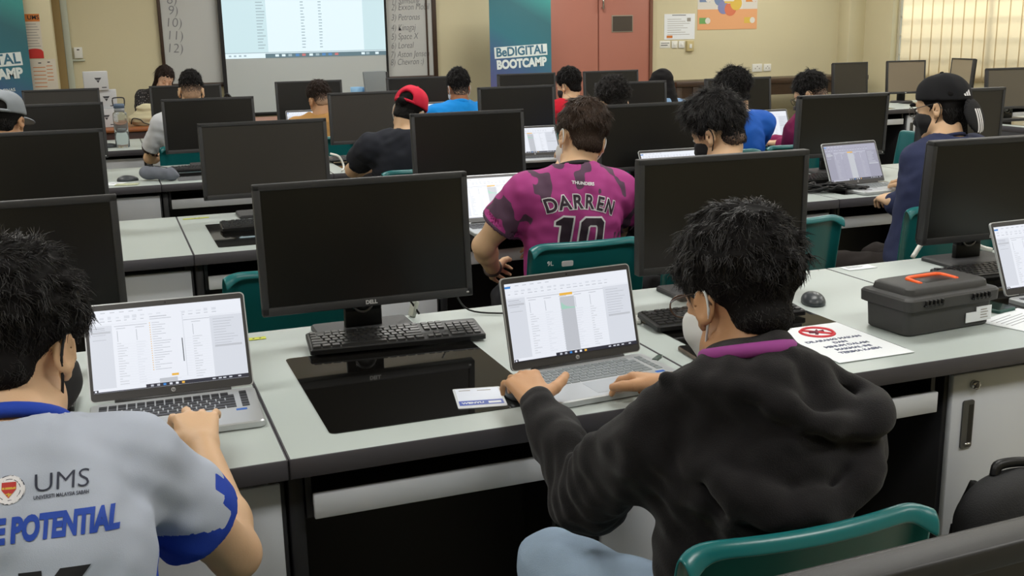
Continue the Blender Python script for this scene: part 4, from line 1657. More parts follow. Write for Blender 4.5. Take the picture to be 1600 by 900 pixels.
def loft(secs, mi=0):
    m = MB()
    n = len(secs[0])
    vs = [p for s in secs for p in s]
    fs = []
    for i in range(len(secs) - 1):
        for j in range(n):
            j2 = (j + 1) % n
            fs.append((i * n + j, i * n + j2, (i + 1) * n + j2, (i + 1) * n + j))
    fs.append(tuple(range(n - 1, -1, -1)))
    fs.append(tuple((len(secs) - 1) * n + j for j in range(n)))
    return m.add(vs, fs, mi, True)


loft([sect(W2 - 0.012, D2 - 0.012, 0), sect(W2 - 0.008, D2 - 0.008, 0.004), sect(W2 - 0.004, D2 - 0.004, 0.075), sect(W2 - 0.004, D2 - 0.004, 0.078)]).build('body', M_tool, tb, sharp=40)
lid = loft([sect(W2 + 0.001, D2 + 0.001, 0.066), sect(W2 + 0.007, D2 + 0.007, 0.069), sect(W2 + 0.008, D2 + 0.008, 0.094), sect(W2 + 0.004, D2 + 0.004, 0.099), sect(W2 - 0.008, D2 - 0.008, 0.1005),
            sect(W2 - 0.012, D2 - 0.012, 0.103), sect(W2 - 0.015, D2 - 0.015, 0.117), sect(W2 - 0.02, D2 - 0.02, 0.121)]).build('lid', M_tool, tb, sharp=40)
for cx, sx in ((-0.075, 0.034), (0.085, 0.034)):
    l = MB()
    l.rbox((cx - sx, -D2 - 0.013, 0.078), (cx + sx, -D2 - 0.006, 0.083), 0.002)
    for k in range(5):
        l.rbox((cx - sx + 0.004 + k * 0.0132, -D2 - 0.014, 0.077), (cx - sx + 0.011 + k * 0.0132, -D2 - 0.004, 0.094), 0.002)
    l.build('latch', M_black, tb)
hb = MB()
hb.tube(catmull([(-0.062, -0.030, 0.119), (-0.061, 0.0, 0.1205), (-0.052, 0.026, 0.1215), (0.0, 0.029, 0.122), (0.052, 0.026, 0.1215), (0.061, 0.0, 0.1205), (0.062, -0.030, 0.119)], 5), 0.0062, 10)
hb.build('handle', M_orange, tb)
MB().rbox((-0.045, -0.03, 0.120), (0.045, 0.02, 0.1215), 0.002).build('handle_recess', M_black, lid)
lb = MB()
lb.box((0.085, -D2 + 0.0028, 0.014), (W2 - 0.012, -D2 + 0.0045, 0.052))
lb.box((0.05, -D2 + 0.0028, 0.014), (0.0852, -D2 + 0.0045, 0.040))
for k in range(4):
    lb.box((0.10, -D2 + 0.002, 0.022 + k * 0.007), (0.125 - 0.004 * (k % 2), -D2 + 0.003, 0.024 + k * 0.007), 1)
lb.build('label_sticker', [M_paper, M_gt], tb)

# no-littering style sign sheet in a sleeve on the glass panel
a = [atz(1222, 517, 0.7525), atz(1300, 564, 0.7525), atz(1410, 548, 0.7525), atz(1312, 508, 0.7525)]
sx_ = np.array(a)
c_ = sx_.mean(0)
ux = (sx_[2] - sx_[1])[:2]
ang = math.atan2(ux[1], ux[0])
sg = thing('sign_sheet', 'white sign sheet with a red prohibition circle lying on the black glass panel', 'sign', (c_[0], c_[1], 0.7515), ang)
hw_, hh_ = 0.107, 0.148
MB().box((-hw_, -hh_, 0), (hw_, hh_, 0.0012)).build('sheet', M_paper, sg)
g = MB()
g.tube([(0.042 * math.cos(t_) , 0.085 + 0.042 * math.sin(t_), 0.0014) for t_ in np.linspace(0, 2 * PI, 33)], 0.0045, 4, 0, False)
g.tube([(-0.03, 0.115, 0.0016), (0.03, 0.055, 0.0016)], 0.004, 4, 0)
g.tube([(-0.02, 0.092, 0.0015), (0.0, 0.084, 0.0015), (0.02, 0.088, 0.0015)], 0.005, 4, 1)
g.tube([(-0.012, 0.07, 0.0015), (0.004, 0.088, 0.0015), (0.010, 0.102, 0.0015)], 0.004, 4, 1)
Tz = Matrix.Translation((0, 0, 0.0014))
for s, y in (('DILARANG MAKAN', 0.018), ('DAN', -0.008), ('MINUM DALAM', -0.034), ('MAKMAL INI', -0.06), ('TERIMA KASIH', -0.086)):
    g.text(s, 0.0185, Tz @ Matrix.Translation((0, y, 0)), 2, 0.0004)
g.build('print', [mat('sign_red', rgb(206, 52, 62), 0.6), mat('sign_maroon', rgb(120, 40, 60), 0.6), mat('sign_ink', rgb(92, 98, 122), 0.7)], sg)


def phone(label, x, y, rz, m_edge, m_face):
    t = thing('smartphone', label, 'phone', (x, y, 0.7515), rz)
    MB().rprism(-0.037, -0.077, 0.037, 0.077, 0, 0.0085, 0.010, 5, chamfer=0.002).build('case', m_edge, t)
    MB().rprism(-0.034, -0.074, 0.034, 0.074, 0.0083, 0.0089, 0.008, 5).build('screen', m_face, t)
    return t


phone('black phone lying on the black glass panel beside the front student\'s mask', 1.285, 2.14, R(-4), mat('bronze_edge', rgb(92, 78, 66), 0.35, metal=0.6), M_scr)
phone('phone in a dark green case lying between the toolbox and the right hand laptop', 2.222, 2.235, R(8), mat('green_case', rgb(42, 82, 74), 0.45), mat('green_black_screen', rgb(24, 44, 42), 0.15))

# small dongles, note strips, papers
t = thing('usb_stick', 'small white usb dongle beside the black keyboard behind the front laptop', 'usb dongle', (1.288, 2.50, 0.7505), R(-30))
MB().rbox((-0.014, -0.035, 0), (0.014, 0.02, 0.011), 0.003).build('body', mat('pearl_plastic', rgb(206, 208, 204), 0.35), t)
MB().rbox((-0.013, 0.02, 0.001), (0.013, 0.048, 0.010), 0.003).build('cap', mat('grey_cap_plastic', rgb(150, 156, 150), 0.45), t)
t = thing('usb_stick', 'small dark green usb dongle standing off the laptop of the front student', 'usb dongle', (1.155, 2.135, 0.7605), R(-50))
MB().rbox((-0.006, -0.02, 0), (0.006, 0.016, 0.008), 0.002).build('body', mat('dark_green_plastic', rgb(56, 74, 66), 0.4), t)
MB().box((-0.004, 0.016, 0.002), (0.004, 0.024, 0.006)).build('plug', M_chrome, t)
M_yel = mat('yellow_green_strip', rgb(190, 196, 60), 0.6)


def strip(label, x, y, rz, w=0.055):
    t = thing('label_strip', label, 'label', (x, y, 0.7503), rz, 'yellow label strips')
    MB().box((-w / 2, -0.012, 0), (w / 2, 0.012, 0.0008)).build('tape', M_yel, t)
    m = MB()
    for dx in (-0.004, 0.013):
        m.disc(Matrix.Translation((dx, 0, 0.0008)), 0.003, 10)
    m.build('marks', M_ink, t)


strip('yellow label strip on the near desk edge left of the logo monitor', 0.312, 2.755, R(-2))
strip('yellow label strip at the back edge of the empty second row desk', 0.335, 4.83, R(2), 0.11)


def sheet(label, x, y, rz, w, h, texts=(), z=0.7505, name='paper_sheet'):
    t = thing(name, label, 'paper', (x, y, z), rz)
    MB().box((-w / 2, -h / 2, 0), (w / 2, h / 2, 0.001)).build('sheet', M_paper, t)
    g = MB()
    for k in range(5):
        g.box((-w * 0.38, h * (0.34 - k * 0.09), 0.001), (w * (0.1 + 0.06 * (k * 3 % 4)), h * (0.355 - k * 0.09), 0.0013))
    for (s, sz, px, py) in texts:
        g.text(s, sz, Matrix.Translation((px, py, 0.001)), 0, 0.0006)
    g.build('print', mat('pale_print', rgb(128, 132, 140), 0.7), t)
    return t


sheet('printed white sheet lying under the phone right of the toolbox', 2.21, 2.075, R(18), 0.21, 0.15, (('PT', 0.03, 0.05, -0.04),))
sheet('blank white slip at the back edge of the desk beside the teal chair', 2.235, 2.785, R(0), 0.11, 0.05)
sheet('white folded paper left of the dark mouse in the third row', 0.015, 6.25, R(-30), 0.10, 0.12)
M_note = mat('pale_green_banknote', rgb(176, 180, 150), 0.7, var=0.15, vscale=60)
t = thing('banknote', 'pale folded banknote lying in front of the dark mouse in the third row', 'banknote', (0.085, 6.175, 0.7505), R(-12))
MB().rbox((-0.06, -0.035, 0), (0.06, 0.035, 0.004), 0.0015).build('note', M_note, t)

# pencil case
pc = thing('pencil_case', 'grey soft pencil case in the third row', 'pencil case', (0.265, 6.27, 0.7505), R(-38))
s = SDF((-0.14, -0.08, -0.01), (0.14, 0.08, 0.11), 0.0035)
s.cap((-0.085, 0, 0.042), (0.07, 0, 0.036), 0.042, 0.034, k=0.0, flat=((0, 0, 1), 0.9))
s.cap((0.07, 0, 0.036), (0.115, 0, 0.03), 0.034, 0.008, k=0.02, flat=((0, 1, 0), 1.0))
s.clip_plane((0, 0, 0), (0, 0, -1))
wv = waves(5, 0.06, 10)
s.displace(lambda P: 0.0018 * wv(P))
V, F = s.mesh(1)
np_mesh('pouch', V, F, mat('slate_grey_fabric', rgb(104, 108, 118), 0.85, bump=0.3, bscale=400), pc)
z_ = MB()
z_.tube([(-0.08, -0.012, 0.085), (0.0, -0.01, 0.08), (0.075, -0.004, 0.069), (0.115, 0.0, 0.036)], 0.0025, 6)
z_.build('zip', M_black, pc)

# water bottle (clear, square shouldered, grey and blue cap with a carry loop)
mg = bpy.data.materials.new('clear_plastic')
mg.use_nodes = True
b_ = mg.node_tree.nodes['Principled BSDF']
b_.inputs['Base Color'].default_value = (0.93, 0.96, 0.96, 1)
b_.inputs['Transmission Weight'].default_value = 0.95
b_.inputs['Roughness'].default_value = 0.05
b_.inputs['IOR'].default_value = 1.15
bt = thing('water_bottle', 'clear water bottle with blue cap and carry loop on the fourth row desk', 'bottle', (0.115, 8.43, 0.7505))
MB().lathe([(0.001, 0), (0.046, 0), (0.05, 0.006), (0.05, 0.235), (0.047, 0.25), (0.032, 0.258), (0.032, 0.262), (0.028, 0.262), (0.028, 0.256), (0.044, 0.247), (0.0475, 0.234), (0.0475, 0.008), (0.001, 0.006)], 28).build('bottle_wall', mg, bt)
MB().lathe([(0.001, 0.0085), (0.0465, 0.0085), (0.0465, 0.11), (0.001, 0.11)], 28).build('water', mg, bt)
MB().lathe([(0.001, 0.105), (0.03, 0.105), (0.034, 0.125), (0.034, 0.135), (0.001, 0.137)], 24).build('strainer', mat('grey_strainer', rgb(112, 116, 122), 0.5), bt)
MB().lathe([(0.001, 0.258), (0.036, 0.258), (0.036, 0.285), (0.001, 0.286)], 28).build('collar', mat('grey_collar', rgb(156, 160, 164), 0.5), bt)
cp = MB().lathe([(0.001, 0.285), (0.038, 0.285), (0.038, 0.312), (0.03, 0.316), (0.001, 0.316)], 28).build('cap', mat('slate_blue_plastic', rgb(86, 104, 128), 0.5), bt)
MB().tube(catmull([(-0.038, 0, 0.30), (-0.041, 0, 0.34), (-0.03, 0, 0.358), (0.03, 0, 0.358), (0.041, 0, 0.34), (0.038, 0, 0.30)], 6), 0.0045, 8).build('carry_loop', M_bezel, cp)

# cream cloth bag on the front table
bg = thing('cloth_bag', 'cream cloth bag with dark cord on the front table before the seated woman', 'bag', (0.36, 10.45, 0.7565))
s = SDF((-0.22, -0.14, -0.02), (0.26, 0.14, 0.24), 0.006)
s.ell((0.02, 0, 0.055), (0.17, 0.10, 0.075), k=0.0)
s.ell((0.05, 0.01, 0.10), (0.14, 0.09, 0.06), k=0.02)
s.ell((0.03, 0.0, 0.145), (0.11, 0.075, 0.05), k=0.012)
s.clip_plane((0, 0, 0), (0, 0, -1))
wv2 = waves(9, 0.09, 12, (0.6, 0.6, 1.8))
s.displace(lambda P: 0.005 * wv2(P))
V, F = s.mesh(1)
np_mesh('pouch', V, F, mat('cream_cloth', rgb(214, 206, 172), 0.9, bump=0.3, bscale=300), bg)
MB().tube(catmull([(-0.13, -0.06, 0.02), (-0.11, -0.085, 0.07), (-0.05, -0.1, 0.06), (-0.02, -0.105, 0.03), (0.03, -0.1, 0.012)], 6), 0.005, 6).build('cord', M_ink, bg)

# tangle of cables on the second row desk
cb_ = MB()
rg = random.Random(11)
for k in range(15):
    pts = []
    for i in range(6):
        pts.append((-0.12 + i * 0.062 + rg.uniform(-0.025, 0.025), rg.uniform(-0.05, 0.05) - 0.015 * i, 0.008 + rg.uniform(0, 0.045) * (1 - abs(i - 2) / 5)))
    cb_.tube(catmull(pts, 6), rg.uniform(0.0035, 0.006), 6)
cbt = thing('cable_tangle', 'tangle of black charger cables left of the laptop with dim screen', 'cables', (3.15, 4.23, 0.7505), R(-12))
cb_.build('cables', M_black, cbt)
MB().rbox((0.02, -0.055, 0), (0.13, -0.005, 0.03), 0.005).build('power_brick', M_black, cbt)
cbp = MB().tube(catmull([(0.13, -0.03, 0.012), (0.2, -0.05, 0.01), (0.25, -0.07, 0.012)], 4), 0.005, 6)
cbp.build('plug_lead', M_bezel, cbt)

# id card in a clear sleeve
a = [atz(702, 600, 0.7525), atz(713, 646, 0.7525), atz(792, 642, 0.7525), atz(790, 598, 0.7525)]
c_ = np.array(a).mean(0)
idc = thing('id_card', 'blue and white name card in a clear sleeve by the front student\'s left hand', 'name card', (c_[0], c_[1], 0.7515), R(-12))
MB().rprism(-0.052, -0.064, 0.052, 0.064, 0, 0.0012, 0.004, 3).build('sleeve', mat('card_sleeve', rgb(214, 218, 224), 0.2), idc)
g = MB()
g.box((-0.047, -0.048, 0.0012), (0.047, -0.02, 0.0016), 0)
g.box((-0.047, -0.02, 0.0012), (0.047, 0.058, 0.0016), 1)
g.text('WENYU', 0.013, Matrix.Translation((-0.018, -0.036, 0.0017)), 2, 0.0005)
g.box((0.015, -0.042, 0.0016), (0.042, -0.030, 0.0018), 2)
g.box((-0.04, 0.045, 0.0016), (-0.015, 0.049, 0.0018), 3)
g.box((0.0, 0.042, 0.0016), (0.03, 0.046, 0.0018), 3)
g.build('card', [mat('card_blue', rgb(70, 92, 176), 0.4), mat('card_white', rgb(216, 222, 236), 0.4), M_paper, M_gt], idc)

# cable of the front student's charger, falling from the desk edge
pts = [(0.835, 2.12, 0.757), (0.79, 2.07, 0.754), (0.765, 2.01, 0.754), (0.776, 1.94, 0.756), (0.783, 1.89, 0.754), (0.784, 1.875, 0.70), (0.780, 1.87, 0.6), (0.772, 1.865, 0.45), (0.768, 1.86, 0.2), (0.775, 1.85, 0.01)]
set_props(MB().tube(catmull(pts, 6), 0.0042, 8).build('charger_cable', M_black), 'black cable falling over the desk edge below the front student\'s left hand', 'cable')
# mouse under the left hand
dup(ms0, (0.785, 2.075, 0.751), R(-18), 'black mouse under the left hand of the front student', 'computer mice')
# monitor leads behind the logo monitor
pts = [(0.66, 2.73, 0.83), (0.70, 2.78, 0.84), (0.74, 2.80, 0.80), (0.765, 2.79, 0.758)]
set_props(MB().tube(catmull(pts, 6), 0.003, 6).build('monitor_lead', M_black), 'black lead looping beside the neck of the logo monitor', 'cable')
pts = [(0.80, 2.70, 0.85), (0.86, 2.78, 0.82), (0.90, 2.76, 0.762), (1.0, 2.70, 0.755), (1.1, 2.66, 0.755), (1.14, 2.62, 0.755)]
set_props(MB().tube(catmull(pts, 6), 0.0026, 6).build('monitor_lead', M_black), 'thin black lead running from the logo monitor towards the front laptop', 'cable')
t = thing('network_plug', 'clear network plug hanging beside the neck of the logo monitor', 'plug', (0.745, 2.80, 0.751), R(20))
MB().rbox((-0.006, -0.012, 0), (0.006, 0.012, 0.045), 0.002, M=Matrix.Rotation(R(20), 4, 'Y')).build('body', mat('pale_clear_plastic', rgb(196, 200, 190), 0.2), t)
# white adapter lead behind the right hand monitor
pts = [(2.49, 2.83, 0.752), (2.54, 2.84, 0.80), (2.60, 2.84, 0.83), (2.70, 2.83, 0.82), (2.76, 2.82, 0.77), (2.80, 2.80, 0.755)]
set_props(MB().tube(catmull(pts, 6), 0.008, 8).build('white_lead', M_whiteptc), 'white lead behind the stand of the monitor right of the toolbox', 'cable')
# pale cable beside the red cap student
pts = [aty(516, 240, 6.2), aty(530, 245, 6.2), aty(537, 260, 6.2), aty(535, 280, 6.15)]
pts = [(float(p[0]), float(p[1]), max(0.755, float(p[2]))) for p in pts]
set_props(MB().tube(catmull(pts, 6), 0.006, 8).build('white_lead', M_whiteptc), 'pale cable on the desk left of the student in the red cap', 'cable')

# backpack on the floor by the cabinet
bp = thing('backpack', 'black backpack on the floor against the white cabinet at the right edge', 'backpack', (1.83, 1.67, 0.0), R(-12))
s = SDF((-0.26, -0.2, -0.02), (0.26, 0.2, 0.62), 0.008)
s.cap((0, 0.02, 0.14), (0, 0.03, 0.40), 0.15, 0.14, k=0.0, flat=((0, 1, 0), 0.62))
s.cap((-0.09, 0.02, 0.08), (0.09, 0.02, 0.08), 0.09, k=0.06)
s.cap((-0.05, -0.08, 0.13), (0.05, -0.08, 0.13), 0.085, k=0.03)
s.cap((0, -0.09, 0.12), (0, -0.075, 0.24), 0.09, 0.08, k=0.03)
s.clip_plane((0, 0, 0), (0, 0, -1))
wv3 = waves(21, 0.12, 12)
s.displace(lambda P: 0.004 * wv3(P))
V, F = s.mesh(1)
np_mesh('bag_body', V, F, mat('black_nylon', rgb(24, 24, 26), 0.7, bump=0.3, bscale=300), bp)
MB().tube(catmull([(-0.05, 0.05, 0.52), (-0.035, 0.055, 0.545), (0.035, 0.055, 0.545), (0.05, 0.05, 0.52)], 6), 0.012, 8).build('grab_handle', M_black, bp)
zz = MB()
zz.tube(catmull([(-0.13, -0.045, 0.30), (-0.10, -0.065, 0.42), (0.0, -0.075, 0.49), (0.10, -0.065, 0.42), (0.13, -0.045, 0.30)], 6), 0.005, 6)
zz.build('zip', M_bezel, bp)
pk = MB()
pk.rbox((-0.075, -0.185, 0.09), (0.075, -0.155, 0.24), 0.014, 3)
pk.build('front_pocket', mat('black_nylon', rgb(24, 24, 26)), bp)
z2 = MB()
z2.tube(catmull([(-0.07, -0.187, 0.20), (0.0, -0.19, 0.225), (0.07, -0.187, 0.20)], 6), 0.004, 6)
z2.build('pocket_zip', M_bezel, bp)
for k_ in (-1, 1):
    MB().tube(catmull([(k_ * 0.115, -0.03, 0.44), (k_ * 0.14, -0.05, 0.32), (k_ * 0.145, -0.05, 0.18)], 6), 0.009, 6).build('side_strap', M_black, bp)
for sx in (-1, 1):
    MB().tube(catmull([(sx * 0.06, 0.10, 0.48), (sx * 0.075, 0.135, 0.36), (sx * 0.08, 0.135, 0.2), (sx * 0.09, 0.10, 0.08)], 6), 0.016, 8).build('shoulder_strap', M_black, bp)

# looped strap on the front table
p = aty(356, 152, 10.55)
set_props(MB().tube(catmull([(p[0] - 0.05, 10.55, 0.765), (p[0] - 0.045, 10.55, 0.90), (p[0] - 0.01, 10.54, float(p[2]) + 0.03), (p[0] + 0.05, 10.53, 0.93), (p[0] + 0.10, 10.52, 0.80), (p[0] + 0.12, 10.52, 0.765)], 6), 0.012, 8).build('headset_band', M_black), 'black looped band standing on the front table right of the white shirt student', 'headset')
# papers and cable on the desk at the right edge
sheet('white sheets on the desk at the right edge below the grey screened monitor', 6.80, 6.36, R(5), 0.3, 0.2)
pts = [(6.7, 6.45, 0.756), (6.78, 6.55, 0.79), (6.9, 6.5, 0.80), (7.0, 6.45, 0.756)]
set_props(MB().tube(catmull(pts, 6), 0.006, 6).build('monitor_lead', M_black), 'black lead on the desk at the right edge of the photo', 'cable')

# ------------------------------------------------------------------ people
M_skin = {
    'tan': mat('skin_tan', rgb(196, 150, 112), 0.5, spec=0.35, var=0.05, vscale=30, bump=0.06, bscale=300, sss=0.06),
    'light': mat('skin_light', rgb(214, 176, 140), 0.5, spec=0.35, var=0.04, vscale=30, bump=0.06, bscale=300, sss=0.06),
    'brown': mat('skin_brown', rgb(168, 112, 78), 0.5, spec=0.35, var=0.05, vscale=30, bump=0.06, bscale=300, sss=0.05),
    'fair': mat('skin_fair', rgb(226, 186, 158), 0.5, spec=0.35, var=0.03, vscale=30, bump=0.05, bscale=300, sss=0.06),
}
M_hair = {
    'black': mat('black_hair', rgb(24, 21, 21), 0.42, spec=0.5),
    'soft': mat('soft_black_hair', rgb(36, 32, 31), 0.42, spec=0.5),
    'brown': mat('brown_hair', rgb(60, 44, 33), 0.42, spec=0.5),
    'darkbrown': mat('dark_brown_hair', rgb(48, 34, 28), 0.42, spec=0.5),
}
M_stub = {'tan': mat('stubble_tan', rgb(84, 62, 50), 0.6), 'light': mat('stubble_light', rgb(104, 82, 68), 0.6), 'brown': mat('stubble_brown', rgb(66, 48, 38), 0.6), 'fair': mat('stubble_fair', rgb(120, 92, 74), 0.6)}
M_shell = {k_: mat('hair_mass_' + k_, rgb(*c_), 0.8, spec=0.15) for k_, c_ in (('black', (17, 15, 15)), ('soft', (26, 23, 22)), ('brown', (46, 34, 26)), ('darkbrown', (38, 28, 23)))}
M_stub2 = mat('short_stubble', rgb(168, 134, 106), 0.6)
M_eyew = mat('eye_white', rgb(225, 220, 212), 0.25)
M_iris = mat('eye_iris', rgb(38, 26, 20), 0.15)
M_lash = mat('brow_hair', rgb(34, 28, 26), 0.7)
M_lip = mat('lip_skin', rgb(176, 104, 90), 0.45)


def nrm(v):
    v = np.array(v, float)
    return v / np.linalg.norm(v)


def head_axes(yaw, pitch, roll):
    """rows: right, forward, up; yaw>0 turns to +X, pitch>0 looks down, roll>0 tips the crown to +X"""
    y, p, r = R(-yaw), R(-pitch), R(roll)
    M = Matrix.Rotation(y, 3, 'Z') @ Matrix.Rotation(p, 3, 'X') @ Matrix.Rotation(r, 3, 'Y')
    return np.array([[M[i][j] for i in range(3)] for j in range(3)])


def add_head(s, c, F):
    def W(p):
        return c + p[0] * F[0] + p[1] * F[1] + p[2] * F[2]
    s.ell(W((0, -.012, .035)), (.073, .093, .087), F, k=.02)
    s.ell(W((0, .03, .02)), (.065, .062, .075), F, k=.02)
    s.ell(W((0, .034, -.045)), (.055, .054, .068), F, k=.02)
    for x in (-1, 1):
        s.cap(W((x * .046, .006, -.07)), W((x * .012, .066, -.10)), .020, .018, k=.03)
        s.ell(W((x * .036, .058, -.035)), (.024, .024, .026), F, k=.02)
    s.ell(W((0, .073, -.102)), (.02, .016, .016), F, k=.015)
    s.cap(W((-.036, .078, .021)), W((.036, .078, .021)), .011, k=.015)
    for x in (-1, 1):
        s.ell(W((x * .031, .097, .0)), (.015, .014, .010), F, k=.012, cut=True)
        s.ell(W((x * .031, .080, .0)), (.0125, .0115, .0105), F, k=.003)
    s.cap(W((0, .086, .004)), W((0, .106, -.034)), .0085, .0125, k=.012)
    for x in (-1, 1):
        s.ell(W((x * .012, .099, -.038)), (.0085, .010, .008), F, k=.006)
    s.cap(W((-.016, .0885, -.064)), W((.016, .0885, -.064)), .0065, k=.008)
    s.cap(W((-.015, .0875, -.073)), W((.015, .0875, -.073)), .0075, k=.008)
    s.cap(W((-.02, .097, -.0685)), W((.02, .097, -.0685)), .0022, k=.004, cut=True)
    for x in (-1, 1):
        a = R(24) * x
        Fe = np.array([F[0] * math.cos(a) - F[1] * math.sin(a), F[0] * math.sin(a) + F[1] * math.cos(a), F[2]])
        s.ell(W((x * .079, -.016, -.008)), (.0075, .020, .031), Fe, k=.006)
        s.ell(W((x * .074, -.004, -.036)), (.0075, .010, .011), Fe, k=.006)
        s.ell(W((x * .0865, -.013, -.006)), (.006, .011, .020), Fe, k=.005, cut=True)


def add_hand(s, w, d, b, right, curl=(20, 35, 25), spread=1.0, thumb=1.0, sc=1.0, fingers=None):
    """w wrist, d finger direction, b back-of-hand normal"""
    d = nrm(d)
    b = np.array(b, float)
    b = nrm(b - d * (b @ d))
    t = np.cross(b, d) * (1 if right else -1)      # thumb side
    P = lambda x, y, z=0.0: np.array(w) + sc * (t * x + d * y + b * z)
    kn = [(.030, .086), (.0105, .090), (-.010, .086), (-.0285, .077)]
    ln = [.072, .080, .074, .058]
    rr = [.0092, .0095, .009, .0080]
    for i, (x, y) in enumerate(kn):
        s.cap(P(x * .45, .004), P(x, y, .002), .0155 * sc, .0108 * sc, k=.014)
    s.cap(P(.012, .02, -.006), P(.026, .06, -.006), .014 * sc, .012 * sc, k=.014)
    for i, (x, y) in enumerate(kn):
        c = curl if fingers is None or fingers[i] is None else fingers[i]
        fan = (0.12, 0.03, -0.06, -0.16)[i] * spread
        a = 0.0
        p = P(x, y, .002)
        dirv = nrm(d + t * fan)
        for j, (fr, ang) in enumerate(zip((.45, .31, .24), c)):
            a += R(ang)
            v = dirv * math.cos(a) - b * math.sin(a)
            q = p + v * ln[i] * fr * sc
            s.cap(p, q, rr[i] * sc * (1 - .10 * j), rr[i] * sc * (1 - .10 * (j + 1)), k=.003 if j else .005)
            p = q
    th = [(.020, .026, -.004), (.050, .055 + .01 * (1 - thumb), -.012), (.060, .084, -.018), (.062, .108, -.024)]
    if thumb > 1.2:
        th = [(.020, .024, -.004), (.058, .046, -.010), (.082, .066, -.014), (.098, .084, -.018)]
    rt = [.0150, .0125, .0108, .0088]
    for j in range(3):
        s.cap(P(*th[j]), P(*th[j + 1]), rt[j] * sc, rt[j + 1] * sc, k=.010 if j == 0 else .004)


def ik(S, W, l1, l2, pole):
    S, W = np.array(S, float), np.array(W, float)
    v = W - S
    L = np.linalg.norm(v)
    if L > (l1 + l2) * .995:
        f = L / ((l1 + l2) * .995)
        l1, l2 = l1 * f, l2 * f
    u = v / L
    a = (l1 * l1 - l2 * l2 + L * L) / (2 * L)
    hh = math.sqrt(max(1e-6, l1 * l1 - a * a))
    p = np.array(pole, float)
    p = nrm(p - u * (p @ u))
    return S + u * a + p * hh


def to_world(V, c, F):
    return c + V @ np.array(F)


HAIRLINE_Y = [-.12, -.085, -.05, -.03, -.012, .004, .02, .035, .05, .066, .09, .13]
HAIRLINE_Z = [-.066, -.064, -.048, -.016, .022, .016, -.012, -.008, .030, .050, .062, .07]


def hair_mesh(spec, h, seed):
    """hair volume in head space; returns V, F"""
    top, side, back = spec.get('top', .022), spec.get('side', .010), spec.get('back', .012)
    front = spec.get('front', .015)
    s = SDF((-.15, -.17, -.15), (.15, .17, .20), h)
    s.ell((0, -.012 + (front - back) / 2, .036 + (top - .004) / 2), (.074 + side, .094 + (front + back) / 2, .088 + (top + .004) / 2), k=0)
    s.ell((0, -.055 - back * .3, -.035), (.058 + side * .6, .036 + back, .05), k=.03)
    if spec.get('quiff'):
        q = spec['quiff']
        s.ell((q[0], .062, .105), (.052, .05, q[1]), k=.03)
    if spec.get('bun'):
        s.ell((-.01, -.112, .012), (.032, .026, .026), k=.006)
    if spec.get('nape'):
        for x in (-1, 0, 1):
            s.cap((x * .045, -.045 - .025 * (x == 0), -.02), (x * .042, -.050 - .025 * (x == 0), -.115), .036, .026, k=.02)
    if spec.get('long'):
        for x in (-1, 1):
            s.cap((x * .066, -.01, .02), (x * .082, .0, -.13), .032, .036, k=.02)
        s.cap((0, -.07, 0), (0, -.075, -.13), .06, .06, k=.03)
    wv = waves(seed, spec.get('clump', .035), 14)
    wv2 = waves(seed + 1, spec.get('clump', .035) * .42, 14)
    amp = spec.get('amp', .004)
    up = lambda P: np.clip((P[:, 2] + .02) / .08, 0.15, 1)
    thin = max(side, back) * spec.get('thin', .85)

    def shp(P):
        w_ = np.clip((.055 - P[:, 2]) / .09, 0, 1)
        w_ = w_ * w_ * (3 - 2 * w_) * np.where(P[:, 1] < .05, 1, .3)
        return amp * up(P) * (wv(P) + .45 * wv2(P)) - thin * w_
    s.displace(shp)
    # hairline
    sl, g = s.sub(s.lo, s.lo + s.h * s.n)
    yy = g[1][0, :, 0] + 0 * g[1][0, :, 0]
    off = spec.get('line', 0.0)
    zl = np.interp(yy, HAIRLINE_Y, HAIRLINE_Z) + off
    if spec.get('fringe'):
        zl = np.where(yy > .03, np.minimum(zl, np.interp(yy, [.03, .06, .12], [.02, spec['fringe'], spec['fringe']])), zl)
    if spec.get('nape'):
        zl = np.where(yy < -.022, -.2, zl)
    if spec.get('long'):
        zl = np.where(yy < .03, -.2, zl)
    jit = waves(seed + 3, .018, 8)
    XX, ZZ = g[0], g[2]
    # middle of the face only: front hairline applies for |x|<.06
    d = (zl[None, :, None] - ZZ) * .75 + 0 * XX
    P = np.stack(np.broadcast_arrays(g[0], g[1], g[2]), -1).reshape(-1, 3)
    d = d + (.0035 * jit(P)).reshape(d.shape)
    s._s(sl, -d.astype(np.float32), .010)
    return s.mesh(1)


